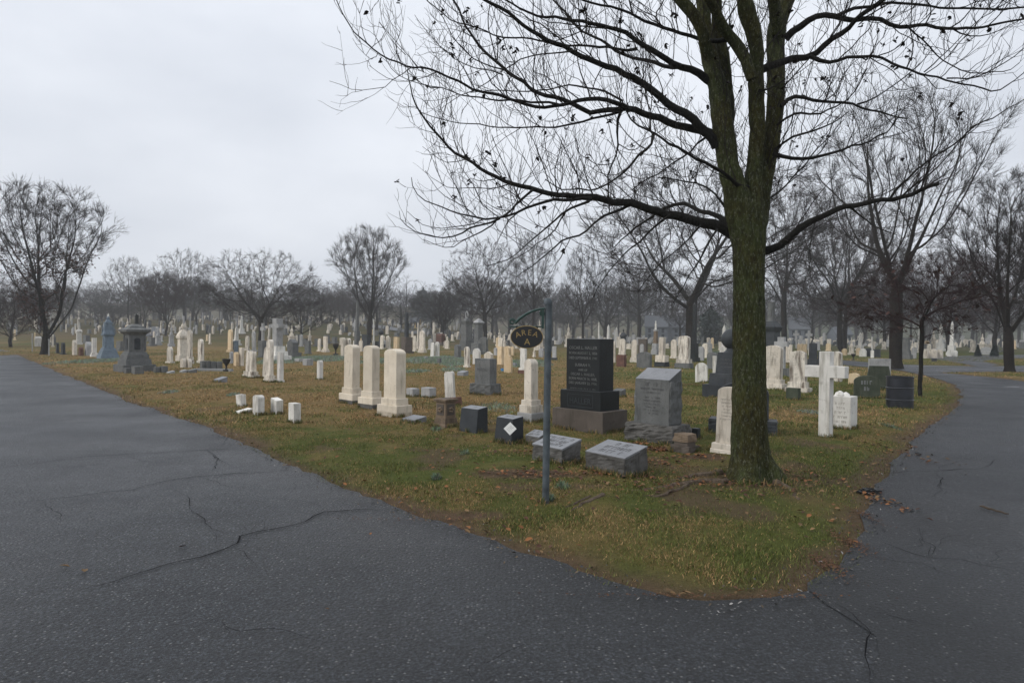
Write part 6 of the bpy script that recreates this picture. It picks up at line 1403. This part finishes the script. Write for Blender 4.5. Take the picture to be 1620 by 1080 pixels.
prop(link('uncut_grass', me, M['blade']), 'longer uncut grass round the feet of the near stones', 'grass', kind='stuff')

# ------------------------------------------------------------------ sign, drum, posts, houses
g = gp(863, 799); s = g.y / F
sp = empty('signpost', g, 0, 'blue-grey metal pole with a green bracket and hanging oval black sign', 'sign')
pr = .034; ph = (799 - 472) * s
MB().lathe([(pr, -.05), (pr, ph - .05), (pr * .97, ph - .02), (pr * .6, ph)], 20).build('pole', M['steel'], sp, smooth=True).rotation_euler = (0, R(.35), 0)
MB().lathe([(pr * 1.06, ph - .055), (pr * 1.06, ph - .015), (pr * .7, ph + .004)], 20).build('pole_cap', M['steel'], sp, smooth=True)
def SX(px): return (px - 863) * s
def SZ(py): return (799 - py) * s
br = MB(); br.box(.022, .05, SZ(519), SZ(487), cx=-pr - .009); br.tube([(SX(857), 0, SZ(516)), (SX(803), 0, SZ(516.5))], .008, 8)
cv = [(SX(812), 0, SZ(511)), (SX(820), 0, SZ(503)), (SX(830), 0, SZ(496)), (SX(841), 0, SZ(491)), (SX(852), 0, SZ(488)), (SX(859), 0, SZ(487))]; br.tube(cv, [.014, .014, .013, .012, .011, .011], 8)
br.build('bracket', M['green'], sp, smooth=True)
sc_ = MB()
for cx_, cz_, rr_, a0, turns in ((SX(808), SZ(508.5), .030, -.6, 1.5), (SX(855.5), SZ(495), .026, 1.2, 1.4)):
    sc_.tube([(cx_ + math.cos(a0 + t_ / 24 * turns * 6.28) * rr_ * (1 - .6 * t_ / 24), 0, cz_ + math.sin(a0 + t_ / 24 * turns * 6.28) * rr_ * (1 - .6 * t_ / 24)) for t_ in range(25)], .009, 7)
sc_.build('scroll', M['green'], sp, smooth=True)
for px in (815, 847): MB().tube([(SX(px), 0, SZ(515)), (SX(px), 0, SZ(520.5))], .010, 8).build('hanger', M['iron'], sp, smooth=True)
ocx, ocz, orx, orz = SX(831), SZ(532.5), 26 * s, 18.2 * s
brd = MB().prism(arc(ocx, ocz, orx, orz, 0, 2 * math.pi, 48)[:-1], -.010, .010).build('sign_board', M['gold'], sp)
MB().prism(arc(ocx, ocz, orx * .955, orz * .94, 0, 2 * math.pi, 48)[:-1], -.0125, .0125).build('sign_face', M['signblack'], brd)
lt = []
for ch, dx, dz, rot in (('A', -12.8, -.2, 21), ('R', -4.6, 2.6, 8), ('E', 4.0, 2.9, -5), ('A', 12.4, .6, -20)):
    t_ = text_mb(ch, 10.2 * s * 1.22, .0008); t_.xf(Matrix.Translation((ocx + dx * s, -.0135, ocz + dz * s)) @ Matrix.Rotation(R(-rot), 4, 'Y') @ STAND); lt.append(t_)
t_ = text_mb('A', 11.6 * s * 1.22, .0008); t_.xf(Matrix.Translation((ocx + .5 * s, -.0135, ocz - 12.2 * s)) @ STAND); lt.append(t_)
join(*lt).build('lettering', M['gold'], brd)
# steel drum
g = gp(1423, 649); s = g.y / F; r_ = 19.6 * s; h = 53 * s; g = g + Vector((g.x, g.y, 0)).normalized() * r_ * .8
dr = empty('metal_drum', g, .4, 'dark ribbed metal drum used as a litter bin beside the sapling', 'drum')
pf = [(r_, -.02), (r_, h * .02)]
for zc in (.30, .66): pf += [(r_, h * (zc - .02)), (r_ * 1.03, h * (zc - .008)), (r_ * 1.03, h * (zc + .008)), (r_, h * (zc + .02))]
pf += [(r_, h * .965), (r_ * 1.035, h * .975), (r_ * 1.035, h), (r_ * .96, h), (r_ * .955, h * .9), (r_ * .955, h * .3)]
MB().lathe(pf, 40).build('drum_body', M['drum'], dr, smooth=True)
for zc in (.30, .66): MB().tube([(math.cos(a * 2 * math.pi / 36) * r_ * 1.03, math.sin(a * 2 * math.pi / 36) * r_ * 1.03, h * zc) for a in range(37)], .006, 6).build('rib', M['dark'], dr, smooth=True)
bag = MB().lathe([(r_ * .90, h * .80), (r_ * .7, h * .84), (r_ * .3, h * .82), (.01, h * .83)], 16); bag.build('rubbish_bag', M['signblack'], dr, smooth=True)
# thin posts, bucket, twig on the road
for px, yb_, hp, lb in ((51, 556, 28, 'thin pale metal post left of the vase-shaped trunk'), (77.5, 563, 26, 'thin grey metal post in front of the vase-shaped trunk')):
    g = gp(px, yb_); s = g.y / F; o = empty('metal_post', g, 0, lb, 'post'); MB().tube([(0, 0, -.05), (0, 0, hp * s)], .035, 8).build('post', M['paleg'], o, smooth=True); MB().box(.10, .05, hp * s - .02, hp * s + .03).build('post_cap', M['paleg'], o)
g = gp(795, 588); bk = empty('plastic_bucket', g, 0, 'small bright blue bucket left of the cream rounded tablet', 'bucket')
MB().lathe([(.055, 0), (.085, .14), (.09, .14), (.08, .135), (.05, .01)], 16).build('bucket_body', M['bluep'], bk, smooth=True); MB().tube([(math.cos(a * math.pi / 10) * .09, 0, .135 + math.sin(a * math.pi / 10) * .06) for a in range(11)], .004, 5).build('handle', M['steel'], bk)
a, b_ = gp(1550, 805), gp(1597, 819); st = [a.lerp(b_, k / 7) + Vector((0, 0, .03 + .006 * (k % 2))) + Vector((0, .008 * math.sin(k * 2.1), 0)) for k in range(8)]
o = MB().tube(st, [.006, .010, .010, .009, .009, .008, .007, .004], 7).build('fallen_stick', M['stick'], None, smooth=True); prop(o, 'dark broken stick lying on the asphalt of the side road', 'stick')
mb = MB()
for k in range(5): mb.box(.20 - .035 * k, .12 - .018 * k, .006 + k * .009, .018 + k * .009, cx=.03 * ((k * 7) % 3 - 1), cy=.02 * ((k * 5) % 3 - 1))
g = gp(1378, 780); o = mb.build('asphalt_lump', M['asph2'], None, rough=.02, cuts=4, keep_top=False); o.location = g; prop(o, 'broken dark lump of asphalt at the edge of the grass by the side road', 'lump')
def house(px, yb_, D, wpx, hpx, m, label, rot):
    r = ray(px, yb_); g = Vector((r[0] * D / r[1], D, 0)); g.z = float(H(g.x, g.y)); s = D / F; w, h = wpx * s, hpx * s; d = w * .7
    o = empty('house', g, R(rot), label, 'house'); hw = h * .58
    MB().box(w, d, -.3, hw).add([(-w / 2, -d / 2, hw), (-w / 2, d / 2, hw), (-w / 2, 0, h * .98), (w / 2, -d / 2, hw), (w / 2, d / 2, hw), (w / 2, 0, h * .98)], [(0, 2, 1), (3, 4, 5), (0, 3, 5, 2), (1, 2, 5, 4)]).build('wall', M[m], o)
    mb = MB()
    for s_ in (-1, 1): mb.add([(-w * .54, s_ * d * .58, hw - .12), (w * .54, s_ * d * .58, hw - .12), (w * .54, 0, h * 1.02), (-w * .54, 0, h * 1.02), (-w * .54, s_ * d * .58, hw + .03), (w * .54, s_ * d * .58, hw + .03), (w * .54, 0, h * 1.02 + .15), (-w * .54, 0, h * 1.02 + .15)], [(0, 1, 2, 3), (4, 5, 6, 7), (0, 1, 5, 4), (0, 3, 7, 4), (1, 2, 6, 5)])
    rf = mb.build('roof', M['roof'], o); MB().box(w * .07, w * .07, h * .8, h * 1.18, cx=w * .2).build('chimney', M['mud'], rf)
    for k in (-.3, 0, .3):
        for z_ in ((.12, .30), (.36, .52)):
            if k == 0 and z_[0] < .2: MB().box(w * .08, .06, 0, h * .26, cx=0, cy=-d / 2 - .02).build('door', M['mud'], o); continue
            wf = MB().box(w * .12, .05, h * z_[0], h * z_[1], cx=k * w, cy=-d / 2 - .015).build('window', M['glass'], o); MB().box(w * .14, .10, h * z_[0] - .1, h * z_[0], cx=k * w, cy=-d / 2 - .03).build('sill', M['housew'], wf)
house(1038, 546, 165, 34, 40, 'housew', 'pale bluish house left of the dark obelisk, hazy between the trees', -12); house(1075, 546, 172, 40, 38, 'housew', 'white house with a grey roof just left of the dark obelisk', 10); house(1264, 552, 150, 30, 40, 'housew', 'tall pale house behind the trees right of the column monument', -20); house(1328, 549, 150, 30, 26, 'housew', 'small pale house behind the trees above the white cross', 14); house(657, 520, 150, 16, 16, 'housey', 'small yellowish house on the hillside beyond the far road', -15)

# ------------------------------------------------------------------ misty air
hm_, t, b = mat('mist'); t.nodes.remove(b)
vp = node(t, 'ShaderNodeVolumePrincipled'); vp.inputs['Color'].default_value = (0.93, 0.955, 0.985, 1); vp.inputs['Density'].default_value = HAZE; vp.inputs['Anisotropy'].default_value = 0.2
t.links.new(vp.outputs[0], t.nodes['Material Output'].inputs['Volume'])
o = MB().box(900, 540, -1.3, 36, cy=220).build('haze', hm_); prop(o, kind='stuff'); o['label'] = 'thin grey mist over the whole cemetery'; o['category'] = 'mist'
